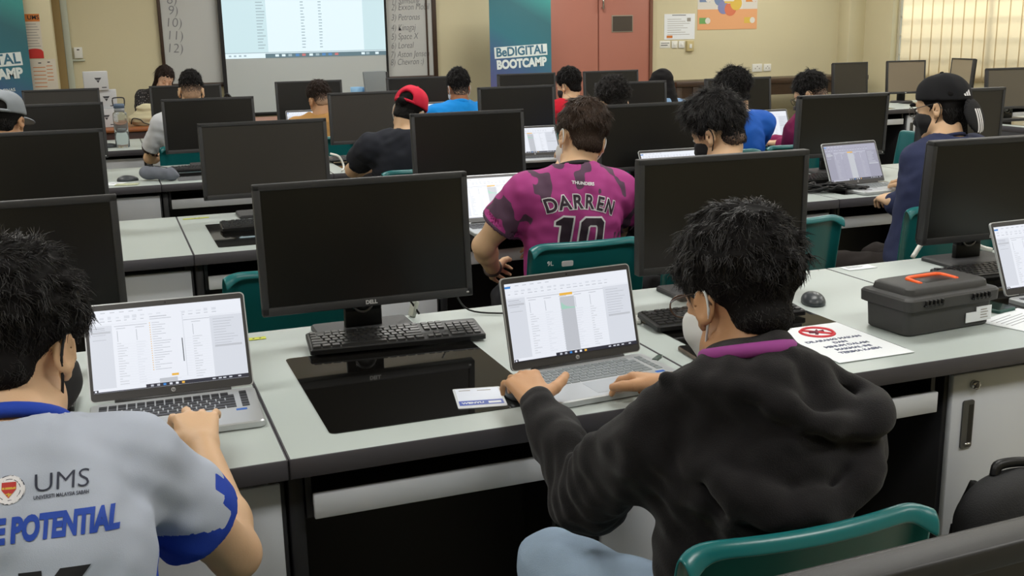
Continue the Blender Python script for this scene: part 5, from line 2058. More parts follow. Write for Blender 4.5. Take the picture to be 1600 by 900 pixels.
def strands(V, F, n, seed, L, lift, rad, wav, whorl=(0.0, -.06, .125), zmax=9, droop=.3, root=.004):
    """tapered hair strands growing from the hair volume, head space"""
    g = np.random.default_rng(seed)
    A, B, C, D = V[F[:, 0]], V[F[:, 1]], V[F[:, 2]], V[F[:, 3]]
    N = np.cross(C - A, D - B)
    ar = np.linalg.norm(N, axis=1) + 1e-12
    N = N / ar[:, None]
    ctr = (A + B + C + D) / 4
    wgt = ar * (np.linalg.norm(ctr - np.array([0, 0, .0]), axis=1) > .07) * (ctr[:, 2] < zmax)
    pick = g.choice(len(F), n, p=wgt / wgt.sum())
    u, v = g.random((n, 1)), g.random((n, 1))
    p = (A[pick] * (1 - u) + B[pick] * u) * (1 - v) + (D[pick] * (1 - u) + C[pick] * u) * v
    nn = N[pick]
    fl = p - np.array(whorl)
    sw = np.cross(nn, fl)
    fl = fl + .35 * sw + np.array([0, 0, -droop * .1]) * (np.linalg.norm(fl, axis=1, keepdims=True) / .1)
    fl = fl - nn * (fl * nn).sum(1, keepdims=True)
    fl /= np.linalg.norm(fl, axis=1, keepdims=True) + 1e-9
    lock = np.stack([waves(seed + q_, .045, 8)(p) for q_ in (11, 12, 13)], -1)
    fl = fl + spec_noise(wav) * (.75 * lock + .16 * g.normal(size=(n, 3)))
    fl = fl - nn * (fl * nn).sum(1, keepdims=True) * .8
    fl /= np.linalg.norm(fl, axis=1, keepdims=True) + 1e-9
    side = np.cross(nn, fl)
    Ls = L * g.uniform(.55, 1.15, (n, 1)) * np.clip((p[:, 2:3] + .10) / .17, .12, 1)
    lf = lift * g.uniform(-.1, 1.0, (n, 1)) * np.clip((p[:, 2:3] + .06) / .12, .1, 1)
    ph = g.uniform(0, 6.28, (n, 1))
    k = 5
    ring = 3
    out = np.zeros((n, k, ring, 3))
    for i in range(k):
        t = i / (k - 1)
        q = p - nn * root + fl * (Ls * t) + nn * (lf * (t - .35 * t * t) + root * min(1, t * 3)) + side * (wav * np.sin(ph + 5.0 * t)) + np.array([0, 0, -1]) * (Ls * droop * .35 * t * t)
        r = rad * (1 - .8 * t)
        for j in range(ring):
            a = 2 * PI * j / ring
            out[:, i, j] = q + side * (r * math.cos(a)) + nn * (r * math.sin(a))
    Vs = out.reshape(-1, 3)
    base = (np.arange(n) * k * ring)[:, None, None, None]
    i = np.arange(k - 1)[None, :, None, None]
    j = np.arange(ring)[None, None, :, None]
    j2 = (j + 1) % ring
    q = np.concatenate([base + i * ring + j, base + i * ring + j2, base + (i + 1) * ring + j2, base + (i + 1) * ring + j], -1).reshape(-1, 4)
    return Vs, q


def spec_noise(w):
    return .5 + 30 * w


def cap_mesh(h, brim_tilt=0.0, opening=True, tall=.0):
    s = SDF((-.13, -.20, -.06), (.13, .24, .20), h)
    s.ell((0, -.010, .042), (.089, .111, .095 + tall), k=0)
    wv = waves(31, .09, 8)
    s.displace(lambda P: .0025 * wv(P))
    s.clip_plane((0, 0, .030), (0, .10, -1), k=.004)
    if opening:
        s.ell((0, -.118, .042), (.042, .06, .036), k=.004, cut=True)
    b = SDF((-.13, .0, -.14), (.13, .26, .12), h)
    c, sn = math.cos(R(brim_tilt)), math.sin(R(brim_tilt))
    Fb = np.array([[1, 0, 0], [0, c, -sn], [0, sn, c]])
    ctr = np.array([0, .10, .032]) + .055 * Fb[1]
    b.ell(ctr, (.083, .075, .020), Fb, k=0)
    b.ell(ctr - Fb[2] * .010, (.090, .085, .020), Fb, k=.002, cut=True)
    b.clip_plane((0, .082, .03), (0, -1, 0), k=.002)
    return s.mesh(1), b.mesh(1)


def decal(name, vs, fs, M, tgt_bvh, mats, mis, parent, origin, off=.0012, raydir=None, maxd=.4, cut=.006):
    """lay flat lettering on a curved surface: points of plane M are dropped along its -z on the surface"""
    bm = bmesh.new()
    bv = [bm.verts.new((v[0], v[1], 0)) for v in vs]
    lay = []
    for f, m in zip(fs, mis):
        try:
            fc = bm.faces.new([bv[i] for i in f])
            fc.material_index = m
        except ValueError:
            pass
    bmesh.ops.triangulate(bm, faces=bm.faces)
    for _ in range(6):
        es = [e for e in bm.edges if e.calc_length() > cut]
        if not es:
            break
        bmesh.ops.subdivide_edges(bm, edges=es, cuts=1)
        bmesh.ops.triangulate(bm, faces=[f for f in bm.faces if len(f.verts) > 3])
    zd = (M.to_3x3() @ Vector((0, 0, 1))).normalized()
    dead = []
    for v in bm.verts:
        w = M @ v.co
        hit = tgt_bvh.ray_cast(w + zd * .12, -zd, maxd)
        if hit[0] is None:
            dead.append(v)
        else:
            v.co = hit[0] + hit[1] * (off if hit[1].dot(zd) > 0 else -off) - Vector(origin)
    bmesh.ops.delete(bm, geom=dead, context='VERTS')
    me = bpy.data.meshes.new(name)
    bm.to_mesh(me)
    bm.free()
    for m in mats:
        me.materials.append(m)
    o = bpy.data.objects.new(name, me)
    COL.objects.link(o)
    o.parent = parent
    return o


def bvh_of(V, F):
    return BVHTree.FromPolygons([tuple(v) for v in V], [tuple(int(i) for i in f) for f in F])


PEOPLE = {}


def person(key, label, N, head, yaw, pitch, roll=0.0, byaw=0.0, skin='tan', hair=None, hmat='black', top=None, sleeve=.62, infl=.014, SL=None, SR=None,
           EL=None, ER=None, WL=None, WR=None, handL=None, handR=None, mask=None, glasses=None, cap=None, hood=False, hijab=None, collar=None, trousers=None, kneeL=None, kneeR=None,
           hip=None, h=.007, hoodie=False, shirt_field=None, nstr=1200, strand=None, shoulder=.172, big=1.0, pants_m=None, feet_back=0.0, collar_r=.007, nosleeveclip=False):
    N, Hc = np.array(N, float), np.array(head, float)
    cy, sy = math.cos(R(byaw)), math.sin(R(byaw))
    rt, fw = np.array([cy, -sy, 0.0]), np.array([sy, cy, 0.0])
    hip = np.array(hip if hip is not None else N - .05 * fw * 1.0 + np.array([0, 0, .535 - N[2]]), float)
    up = nrm(N - hip)
    ft = np.cross(up, rt)
    TF = np.array([rt, ft, up])
    tl = np.linalg.norm(N - hip)

    def T(x, y, z):
        return N + rt * x + ft * y + up * z
    SLj = np.array(SL, float) if SL is not None else T(-shoulder, .025, -.055)
    SRj = np.array(SR, float) if SR is not None else T(shoulder, .025, -.055)
    org = np.array([hip[0], hip[1], 0.0])
    t = thing('person', label, 'person', tuple(org))
    WLp = np.array(WL, float) if WL is not None else hip + rt * -.10 + fw * .42 + np.array([0, 0, .26])
    WRp = np.array(WR, float) if WR is not None else hip + rt * .10 + fw * .42 + np.array([0, 0, .26])
    ELp = np.array(EL, float) if EL is not None else ik(SLj, WLp, .285, .25, -rt * .55 - fw * .25 + np.array([0, 0, -1.0]))
    ERp = np.array(ER, float) if ER is not None else ik(SRj, WRp, .285, .25, rt * .55 - fw * .25 + np.array([0, 0, -1.0]))
    F = head_axes(yaw, pitch, roll)
    allp = np.array([N, Hc, SLj, SRj, WLp, WRp, ELp, ERp, hip])
    lo = allp.min(0) - .24
    hi = allp.max(0) + .24
    lo[2] = hip[2] - .13
    s = SDF(lo, hi, h)

    def torso(s, g, k=.05):
        s.ell(T(0, .015, -.20 * tl / .48), (.158 * big + g, .108 * big + g, .19 + g), TF, k=k)
        s.ell(T(0, .02, -.36 * tl / .48), (.148 * big + g, .108 * big + g, .16 + g), TF, k=k)
        s.ell(hip + up * .03, (.165 * big + g, .125 * big + g, .12 + g), TF, k=k)
        s.cap(T(0, .0, -.015) - rt * .02, SLj * .86 + N * .14, .050 + g, .044 + g, k=k)
        s.cap(T(0, .0, -.015) + rt * .02, SRj * .86 + N * .14, .050 + g, .044 + g, k=k)
        s.ell(T(0, -.035, -.13), (.13 * big + g, .065 + g, .13 + g), TF, k=k)
    torso(s, -.022 if hoodie else -.003)
    # neck
    nb = Hc + F[1] * -.028 + F[2] * -.055
    s.cap(nb, T(0, .012, -.03), .053, .058, k=.03)
    add_head(s, Hc, F)
    for (S_, E_, W_) in ((SLj, ELp, WLp), (SRj, ERp, WRp)):
        ar = .9 if sleeve >= 1.5 else 1.0
        s.cap(S_, S_ * .4 + E_ * .6, .050 * ar, .044 * ar, k=.03)
        s.cap(S_ * .4 + E_ * .6, E_, .044 * ar, .038 * ar, k=.02)
        m_ = E_ * .72 + W_ * .28
        s.cap(E_, m_, .038 * ar, .040 * ar, k=.02)
        wd = nrm(W_ - E_)
        s.cap(m_, W_, .040 * ar, .0265, k=.02)
    for (W_, E_, hd, right) in ((WLp, ELp, handL, False), (WRp, ERp, handR, True)):
        hd = hd or {}
        d = hd.get('d')
        if d is None:
            v = W_ - E_
            d = nrm(nrm([v[0], v[1], 0]) * 1.0 + fw * .8)
        b = hd.get('b', (0, 0, 1))
        add_hand(s, W_, d, b, right, hd.get('curl', (18, 38, 28)), hd.get('spread', 1.0), hd.get('thumb', 1.0), hd.get('sc', 1.0), hd.get('fingers'))
    V, Fc = s.mesh(0)
    np_mesh('body', V, Fc, M_skin[skin], t, origin=org)
    # eyes and brows
    def HW(p):
        return Vector(Hc + p[0] * F[0] + p[1] * F[1] + p[2] * F[2] - org)
    e = MB()
    HM = Matrix(((F[0][0], F[1][0], F[2][0], Hc[0] - org[0]), (F[0][1], F[1][1], F[2][1], Hc[1] - org[1]), (F[0][2], F[1][2], F[2][2], Hc[2] - org[2]), (0, 0, 0, 1)))
    closed = key == 'woman'
    for x in (-1, 1):
        if not closed:
            e.lathe([(.0005, .0105), (.004, .0098), (.0075, .0075), (.0095, .004), (.0105, 0)], 14, (0, 0, 0), 0, HM @ Matrix.Translation((x * .031, .0835, 0)) @ Matrix.Rotation(R(-90), 4, 'X') @ Matrix.Scale(.62, 4, Vector((0, 1, 0))))
            e.lathe([(.0005, .0112), (.003, .0108), (.0046, .0101)], 12, (0, 0, 0), 1, HM @ Matrix.Translation((x * .031, .0835, 0)) @ Matrix.Rotation(R(-90), 4, 'X') @ Matrix.Scale(.9, 4, Vector((0, 1, 0))))
        else:
            e.tube([HM @ Vector((x * .031 - .012, .089, -.003)), HM @ Vector((x * .031, .0935, -.006)), HM @ Vector((x * .031 + .012, .089, -.003))], .0012, 5, 1)
        e.tube([HM @ Vector((x * .014, .0905, .020)), HM @ Vector((x * .03, .0895, .026)), HM @ Vector((x * .048, .078, .022))], [.003, .003, .0012], 6, 2)
    e.build('eyes', [M_eyew, M_iris, M_lash], t)
    # hair
    if hair is not None:
        hv, hf = hair_mesh(hair, min(h, .0055), hash_int(key))
        fade = hair.get('fade', 0)
        mi = None
        mats = [M_shell[hmat], M_stub[skin], M_stub2]
        if fade:
            ctr = hv[hf].mean(1)
            rr = np.random.default_rng(3).normal(0, .010, len(hf))
            mi = ((ctr[:, 2] + rr) < fade).astype(int) + ((ctr[:, 2] + rr) < fade - hair.get('band', .03)).astype(int)
        np_mesh('hair', to_world(hv, Hc, F), hf, mats, t, mi=mi, origin=org)
        st = dict(L=.030, lift=.010, rad=.0007, wav=.002)
        if strand:
            st.update(strand)
        if nstr:
            sv, sf = strands(hv, hf, nstr, hash_int(key) + 5, st['L'], st['lift'], st['rad'], st['wav'], st.get('whorl', (0, -.06, .125)), (-.005 if cap else 9), st.get('droop', .3))
            so = np_mesh('hair_strands', to_world(sv, Hc, F), sf, M_hair[hmat], t, origin=org)
    # shirt
    g = infl
    s = SDF(lo, hi, h)
    torso(s, g)
    for (S_, E_, W_) in ((SLj, ELp, WLp), (SRj, ERp, WRp)):
        ex = .010 if hoodie else .004
        if sleeve >= 1.5:
            s.cap(S_, E_, .054 + g + ex * .3, .047 + g + ex * .3, k=.035)
            s.cap(E_, E_ * .12 + W_ * .88, .047 + g + ex * .3, .034 + g * .8, k=.02)
            if hoodie:
                s.cap(E_ * .14 + W_ * .86, E_ * .02 + W_ * .98, .037, .036, k=.004)
            else:
                s.cap(E_ * .2 + W_ * .8, E_ * .05 + W_ * .95, .036, .033, k=.01)
        else:
            q = S_ * (1 - sleeve) + E_ * sleeve
            s.cap(S_, q + (q - S_) * .3, .054 + g, .052 + g + ex, k=.035)
    if hoodie:
        P_ = [(-.080, .06, -.03), (-.092, -.02, -.018), (-.062, -.075, -.006), (0, -.095, -.01), (.062, -.075, -.002), (.092, -.02, -.012), (.080, .06, -.03)]
        for a, b in zip(P_[:-1], P_[1:]):
            s.cap(T(*a), T(*b), .024, k=.03)
        s.ell(T(.01, -.105, -.14), (.135, .045, .13), TF, k=.05)
        # hood lying on the back: its rim, two drag folds and the heavy lower edge
        rim = [(-.141, .010, .0), (-.078, -.100, .004), (-.014, -.142, -.022), (.051, -.148, -.052), (.098, -.146, -.060), (.142, -.118, -.050), (.158, -.060, -.030), (.100, -.055, .004), (.040, -.066, .028)]
        fold2 = [(-.143, -.018, -.034), (-.117, -.120, -.062), (-.058, -.168, -.090), (.016, -.168, -.100), (.075, -.160, -.098)]
        low = [(-.136, -.030, -.080), (-.115, -.112, -.128), (-.056, -.162, -.166), (.038, -.166, -.172), (.090, -.160, -.140), (.128, -.120, -.100)]
        for chain, r_, gz, gr in ((rim, .0145, -.026, .008), (low, .022, -.038, .011)):
            ch_ = catmull(chain, 3)
            m_ = len(ch_) - 1
            tp = [max(.25, min(1.0, 4.0 * i_ / m_, 4.0 * (m_ - i_) / m_)) for i_ in range(m_ + 1)]
            for i_ in range(m_):
                a, b = ch_[i_], ch_[i_ + 1]
                if a[2] < .0 and .25 < tp[i_]:
                    s.cap(T(a[0], a[1] - .014, a[2] + gz), T(b[0], b[1] - .014, b[2] + gz), gr * tp[i_], gr * tp[i_ + 1], k=.028, cut=True)
            for i_ in range(m_):
                a, b = ch_[i_], ch_[i_ + 1]
                s.cap(T(*a), T(*b), r_ * tp[i_], r_ * tp[i_ + 1], k=.020)
    wv = waves(hash_int(key) + 9, .13, 12, (1, 1, .8))
    wv2 = waves(hash_int(key) + 10, .055, 12)
    am = .0075 if hoodie else .0035

    def fold(P):
        d = np.zeros(len(P))
        for (S_, E_) in ((SLj, ELp), (SRj, ERp)):
            dd = np.linalg.norm(P - E_, axis=1)
            tt = (P - E_) @ nrm(E_ - S_)
            d += (.0045 if hoodie else 0.0) * np.exp(-(dd / .10) ** 2) * np.sin(tt * 190 + 6 * np.sin(P[:, 0] * 25))
            da = np.linalg.norm(P - (S_ * .8 + hip * .2), axis=1)
            vv = (P - S_) @ nrm(rt * .5 + np.array([0, 0, 1.0]))
            d += .003 * np.exp(-(da / .11) ** 2) * np.sin(vv * 130 + 3 * np.sin(P[:, 1] * 30))
        return d + am * wv(P) + am * .35 * wv2(P)
    s.displace(fold)
    if not hoodie:
        s.cap(T(0, .0, .012), T(0, .05, .16), .064, .10, k=.006, cut=True)
    if sleeve < 1.5:
        for (S_, E_) in ((SLj, ELp), (SRj, ERp)):
            q = S_ * (1 - sleeve) + E_ * sleeve
            s.clip_plane(q, E_ - S_, q + nrm(E_ - S_) * .05, .105, k=.003)
            s.cap(q - nrm(E_ - S_) * .012, q + nrm(E_ - S_) * .05, .052 + g - .004, k=.003, cut=True)
    V, Fc = s.mesh(1)
    fld = None
    if shirt_field is not None:
        fld = shirt_field(V, dict(N=N, rt=rt, ft=ft, up=up, SL=SLj, SR=SRj, EL=ELp, ER=ERp, hip=hip))
    np_mesh('hoodie' if hoodie else 'shirt', V, Fc, top, t, origin=org, attr=fld)
    info = dict(t=t, org=org, T=T, TF=TF, V=V, F=Fc, Hc=Hc, HF=F, HM=HM, SL=SLj, SR=SRj, EL=ELp, ER=ERp, WL=WLp, WR=WRp, N=N, rt=rt, ft=ft, up=up, fw=fw)
    if collar is not None:
        nd = nrm(up * 1.0 + ft * .42)
        ctrn = T(0, .014, .012)
        ax1, ax2 = rt, np.cross(nd, rt)
        ring = [tuple(ctrn + ax1 * (.066 * math.cos(a)) + ax2 * (.066 * math.sin(a)) + nd * (.004) - org) for a in np.linspace(0, 2 * PI, 33)]
        MB().tube(ring, collar_r, 8, 0, False).build('collar', collar, t)
    # trousers and shoes
    pm = pants_m or mat('dark_trousers', rgb(34, 34, 40), 0.8, bump=0.2, bscale=300)
    kL = np.array(kneeL, float) if kneeL is not None else hip - rt * .115 + fw * .40 + np.array([0, 0, -.025])
    kR = np.array(kneeR, float) if kneeR is not None else hip + rt * .115 + fw * .40 + np.array([0, 0, -.025])
    aL = np.array([kL[0], kL[1], 0]) - fw * (.04 + feet_back) + np.array([0, 0, .085])
    aR = np.array([kR[0], kR[1], 0]) - fw * (.04 + feet_back) + np.array([0, 0, .085])
    pts = np.array([hip, kL, kR, aL, aR])
    l2, h2 = pts.min(0) - .2, pts.max(0) + .2
    s = SDF(l2, h2, max(.007, h))
    s.ell(hip + np.array([0, 0, .01]), (.172 * big, .128 * big, .095), TF, k=.04)
    for sg, k_, a_ in ((-1, kL, aL), (1, kR, aR)):
        s.cap(hip + rt * sg * .085, k_, .080, .062, k=.04)
        s.cap(k_, k_ * .55 + a_ * .45, .061, .056, k=.02)
        s.cap(k_ * .55 + a_ * .45, a_, .056, .048, k=.02)
        s.clip_plane(a_ + np.array([0, 0, .005]), (0, 0, -1), a_, .09)
    wv3 = waves(hash_int(key) + 20, .08, 10)
    s.displace(lambda P: .003 * wv3(P))
    tv, tf = s.mesh(1)
    np_mesh('trousers', tv, tf, pm, t, origin=org)
    for a_ in (aL, aR):
        s = SDF(a_ - .17, a_ + .22, .008)
        s.cap(a_ - fw * .03 + np.array([0, 0, -.045]), a_ + fw * .14 + np.array([0, 0, -.052]), .040, .034, k=0)
        s.cap(a_ + np.array([0, 0, -.04]), a_ + np.array([0, 0, .005]), .042, .040, k=.02)
        s.clip_plane((0, 0, .002), (0, 0, -1))
        sv, sf = s.mesh(1)
        np_mesh('shoe', sv, sf, mat('black_shoe', rgb(30, 30, 32), 0.5), t, origin=org)
    # face mask
    if mask is not None:
        s = SDF((-.1, -.03, -.15), (.1, .15, .03), .0045)
        s.ell((0, .034, -.045), (.062, .066, .076), k=0)
        s.cap((0, .09, -.012), (0, .109, -.045), .013, .016, k=.03)
        s.ell((0, .074, -.098), (.028, .022, .022), k=.02)
        for x in (-1, 1):
            s.ell((x * .036, .058, -.04), (.030, .030, .034), k=.02)
        wv4 = waves(4, .05, 8)
        s.displace(lambda P: .0012 * wv4(P))
        s.clip_plane((0, .10, -.004), (0, -.25, 1), k=.002)
        s.clip_plane((0, .018, -.05), (0, -1, .12), k=.002)
        mv, mf_ = s.mesh(1)
        mo = np_mesh('face_mask', to_world(mv, Hc, F), mf_, mask, t, origin=org)
        for x in (-1, 1):
            lp = MB()
            lp.tube(catmull([HM @ Vector((x * .060, .025, -.012)), HM @ Vector((x * .079, .004, .012)), HM @ Vector((x * .082, -.022, .018)), HM @ Vector((x * .081, -.030, -.012)), HM @ Vector((x * .073, -.010, -.048)), HM @ Vector((x * .054, .028, -.085))], 5), .0022, 6)
            lp.build('ear_loop', mask, mo)
    if glasses is not None:
        gl_ = MB()
        for x in (-1, 1):
            ring = [HM @ Vector((x * .034 + .024 * math.cos(a), .112 - .05 * abs(.024 * math.cos(a) * x + .0), -.002 + .019 * math.sin(a))) for a in np.linspace(0, 2 * PI, 25)]
            gl_.tube(ring, .0016, 6, 0, False)
            gl_.tube(catmull([HM @ Vector((x * .058, .108, .006)), HM @ Vector((x * .076, .06, .010)), HM @ Vector((x * .080, -.008, .014)), HM @ Vector((x * .078, -.035, -.006))], 5), .0016, 6)
        gl_.tube([HM @ Vector((-.011, .112, .004)), HM @ Vector((0, .115, .007)), HM @ Vector((.011, .112, .004))], .0014, 6)
        go = gl_.build('glasses', glasses, t)
        ln_ = MB()
        for x in (-1, 1):
            vs = [HM @ Vector((x * .034 + .0235 * math.cos(a), .1115 - .05 * abs(.024 * math.cos(a)), -.002 + .0185 * math.sin(a))) for a in np.linspace(0, 2 * PI, 24, endpoint=False)]
            ln_.add(vs, [tuple(range(24))])
        ln_.build('lens', M_lens, go)
    if cap is not None:
        (cv, cf), (bv, bf) = cap_mesh(min(h, .005), cap.get('tilt', 8), cap.get('opening', True), cap.get('tall', 0))
        if cap.get('back'):
            cv = cv * np.array([-1, -1, 1])
            bv = bv * np.array([-1, -1, 1])
        cc = np.array(cap.get('off', (0, 0, 0)))
        if cap.get('rot'):
            cr_, sr_ = math.cos(R(cap['rot'])), math.sin(R(cap['rot']))
            RX = np.array([[1, 0, 0], [0, cr_, -sr_], [0, sr_, cr_]])
            pv_ = np.array([0, 0, .04])
            cv = (cv - pv_) @ RX.T + pv_
            bv = (bv - pv_) @ RX.T + pv_
        co = np_mesh('cap', to_world(cv + cc, Hc, F), cf, cap['m'], t, origin=org)
        np_mesh('brim', to_world(bv + cc, Hc, F), bf, cap.get('bm', cap['m']), co, origin=org)
        sg = -1 if cap.get('back') else 1
        MB().lathe([(.0005, .006), (.006, .005), (.009, 0)], 14, (0, 0, 0), 0, HM @ Matrix.Translation((cc[0], sg * -.008 + cc[1], .137 + cap.get('tall', 0) + cc[2]))).build('button', cap['m'], co)
        if cap.get('opening', True):
            MB().tube(catmull([HM @ Vector((x, sg * y, z) + 0 * Vector((0, 0, 0))) if False else HM @ Vector((x, sg * y, z)) for x, y, z in ((-.052, -.092, .028), (-.03, -.112, .026), (0, -.118, .026), (.03, -.112, .026), (.052, -.092, .028))], 4), .007, 8).build('strap', cap['m'], co)
        info['brim'] = (to_world(bv + cc, Hc, F), bf, co)
        info['capmesh'] = (to_world(cv + cc, Hc, F), cf, co)
    if hijab is not None:
        s = SDF((-.17, -.19, -.24), (.17, .17, .18), .007)
        s.ell((0, -.012, .04), (.086, .108, .100), k=0)
        s.ell((0, -.03, -.06), (.082, .085, .09), k=.05)
        s.cap((0, -.03, -.10), (0, -.02, -.17), .085, .12, k=.05)
        s.ell((0, .10, -.03), (.058, .07, .078), k=.012, cut=True)
        wv5 = waves(77, .07, 10)
        s.displace(lambda P: .003 * wv5(P))
        jv, jf = s.mesh(1)
        np_mesh('head_covering', to_world(jv, Hc, F), jf, hijab, t, origin=org)
    PEOPLE[key] = info
    return info


def hash_int(s):
    return sum((i + 1) * ord(c) for i, c in enumerate(s)) % 9973


M_lens = bpy.data.materials.new('spectacle_lens')
M_lens.use_nodes = True
n_ = M_lens.node_tree
n_.nodes.clear()
out = n_.nodes.new('ShaderNodeOutputMaterial')
tr = n_.nodes.new('ShaderNodeBsdfTransparent')
gl = n_.nodes.new('ShaderNodeBsdfGlossy')
gl.inputs['Roughness'].default_value = 0.03
mxs = n_.nodes.new('ShaderNodeMixShader')
mxs.inputs[0].default_value = 0.08
n_.links.new(tr.outputs[0], mxs.inputs[1])
n_.links.new(gl.outputs[0], mxs.inputs[2])
n_.links.new(mxs.outputs[0], out.inputs['Surface'])

M_maskb = mat('black_mask_cloth', rgb(28, 28, 30), 0.8)
M_maskw = mat('white_mask_cloth', rgb(226, 228, 228), 0.8)


def fabric(name, c, bump=0.25, rough=0.85, bs=350, sheen=0.0, var=0.05):
    return mat(name, rgb(*c), rough, spec=0.25, bump=bump, bscale=bs, sheen=sheen, var=var, vscale=12)


# ---- the student in the black hoodie, front and centre
M_hood = fabric('black_fleece', (21, 19, 21), 0.35, 0.9, 500, 0.10)
M_denim = fabric('light_denim', (166, 188, 212), 0.35, 0.9, 500, 0, 0.18)
p2 = person('hoodie', 'student in a black hoodie and white mask typing on the laptop with pale keys', (0.915, 1.385, 0.985), (0.942, 1.47, 1.078), -6, 16, 4, 4, 'tan',
            dict(top=.036, side=.022, back=.022, front=.022, amp=.005, clump=.032, line=-.006), 'black', M_hood, 2.0, .014,
            SL=(0.775, 1.43, 0.880), SR=(1.065, 1.36, 0.880), EL=(0.740, 1.625, 0.705), ER=(1.12, 1.60, 0.74), WL=(0.752, 1.885, 0.790), WR=(1.030, 1.835, 0.808),
            handL=dict(d=(-0.02, .9, 0.34), b=(-0.10, -.3, 1), curl=(36, 36, 24), spread=1.6, thumb=1.5), handR=dict(d=(-0.35, 1, -0.08), b=(0.25, 0.05, 1), curl=(20, 30, 22), spread=.6, thumb=.6),
            mask=M_maskw, glasses=mat('clear_brown_frame', rgb(88, 66, 54), 0.25), h=.0045, hoodie=True, nstr=7000, strand=dict(L=.026, lift=.003, rad=.0009, wav=.003, droop=.3), hip=(0.955, 1.36, 0.535), kneeL=(0.715, 1.735, 0.525), kneeR=(1.10, 1.77, 0.51), pants_m=M_denim, big=1.03)
cl = mat('magenta_collar', rgb(150, 62, 140), 0.8)
T2 = p2['T']
ring = [tuple(T2(0.066 * math.cos(a), .006 + .068 * math.sin(a), .030 - .02 * math.sin(a)) - p2['org']) for a in np.linspace(0, 2 * PI, 33)]
MB().tube(ring, .012, 10, 0, False).build('inner_collar', cl, p2['t'])

# ---- the student in the blue and white university shirt, front left
M_lilac = pattern_mat('pale_lilac_jersey', rgb(180, 188, 204), rgb(38, 70, 176))
M_royal = fabric('royal_blue_print', (38, 70, 176), 0.12, 0.75, 700, 0, 0.03)


def cls_ums(c, d):
    t = ((c - d['SR']) @ nrm(d['ER'] - d['SR'])) / np.linalg.norm(d['ER'] - d['SR'])
    near = np.linalg.norm(c - (d['SR'] * .4 + d['ER'] * .6), axis=1) < .15
    ax = nrm(d['ER'] - d['SR'])
    v = np.cross(ax, nrm(d['rt'] + .001))
    w = (c - d['SR']) - np.outer((c - d['SR']) @ ax, ax)
    e1 = nrm(np.cross(ax, [0, 0, 1.0]))
    e2 = np.cross(ax, e1)
    ang = np.arctan2(w @ e1, w @ e2)
    d1 = np.sin(ang * 3.0 + 0.7) * .09
    d2 = np.sin(ang * 3.0 + 2.3) * .09
    out = np.maximum(t - .53, np.minimum(t - .44, d1))
    out = np.maximum(out, np.minimum(t - .36, np.minimum(d1 - .045, d2 + .02)))
    out = np.where(near, out, -.1)
    x, z = (c - d['N']) @ d['rt'], (c - d['N']) @ d['up']
    y = (c - d['N']) @ d['ft']
    under = (x > .13) & (z < -.16) & (z > -.3) & (y > -.01)
    out[under] = .1
    return out


p1 = person('ums', 'student in a pale shirt with blue collar and university lettering, typing at the left edge', (-0.150, 1.50, 0.995), (-0.147, 1.60, 1.092), 24, 20, -2, 10, 'light',
            dict(top=.030, side=.020, back=.020, front=.016, amp=.005, clump=.030, line=-.008), 'black', M_lilac, .60, .016,
            SR=(-0.010, 1.53, 0.925), EL=(-.40, 1.66, .72), ER=(0.128, 1.635, 0.708), WL=(-.10, 1.93, .785), WR=(0.108, 1.905, 0.797),
            handR=dict(d=(-0.02, .95, 0.26), b=(0.02, -.3, 1), curl=(22, 32, 20), spread=2.2, thumb=1.5, sc=1.04, fingers=[(26, 34, 20), (16, 34, 22), (24, 36, 22), (12, 26, 20)]), mask=M_maskb, h=.0045, collar=M_royal, collar_r=.011,
            shirt_field=cls_ums, nstr=7000, strand=dict(L=.028, lift=.003, rad=.0009, wav=.0025, droop=.3), hip=(-.175, 1.36, .535), shoulder=.165)
bv = bvh_of(p1['V'], p1['F'])


def text_decal(name, items, info, bvh, Mo, mats, off=.0012):
    """items: (string, size, x, y, rot, mat, bold, xs)"""
    vs, fs, mi = [], [], []
    for it in items:
        if isinstance(it[0], str):
            s, sz, x, y, rot, m, bold, xs = it[:8]
            v, f = text_geo(s, sz, bold, 'CENTER', it[8] if len(it) > 8 else 0.0, 0.0)
            c, sn = math.cos(rot), math.sin(rot)
            b = len(vs)
            vs += [(x + xs * q[0] * c - q[1] * sn, y + xs * q[0] * sn + q[1] * c) for q in v]
        else:
            v, f, m = it[:3]
            b = len(vs)
            vs += list(v)
        fs += [tuple(i + b for i in g) for g in f]
        mi += [m] * len(f)
    return decal(name, vs, fs, Mo, bvh, mats, mi, info['t'], info['org'], off)


def back_frame(px, py, Y, info, bvh=None):
    """plane behind the back through the shirt point seen at this spot"""
    hit = (bvh or bvh_of(info['V'], info['F'])).ray_cast(Vector(CAM), Vector(ray(px, py)).normalized())
    o = np.array(hit[0]) if hit[0] is not None else aty(px, py, Y)
    z = -info['ft']
    x = info['rt']
    y = np.cross(z, x)
    return frame(tuple(o), tuple(x), tuple(y))


def disc(cx, cy, r, n=20, r0=0.0):
    if r0 == 0:
        return [(cx + r * math.cos(2 * PI * i / n), cy + r * math.sin(2 * PI * i / n)) for i in range(n)], [tuple(range(n))]
    v = []
    for i in range(n):
        a = 2 * PI * i / n
        v += [(cx + r * math.cos(a), cy + r * math.sin(a)), (cx + r0 * math.cos(a), cy + r0 * math.sin(a))]
    return v, [(2 * i, (2 * i + 2) % (2 * n), (2 * i + 3) % (2 * n), 2 * i + 1) for i in range(n)]


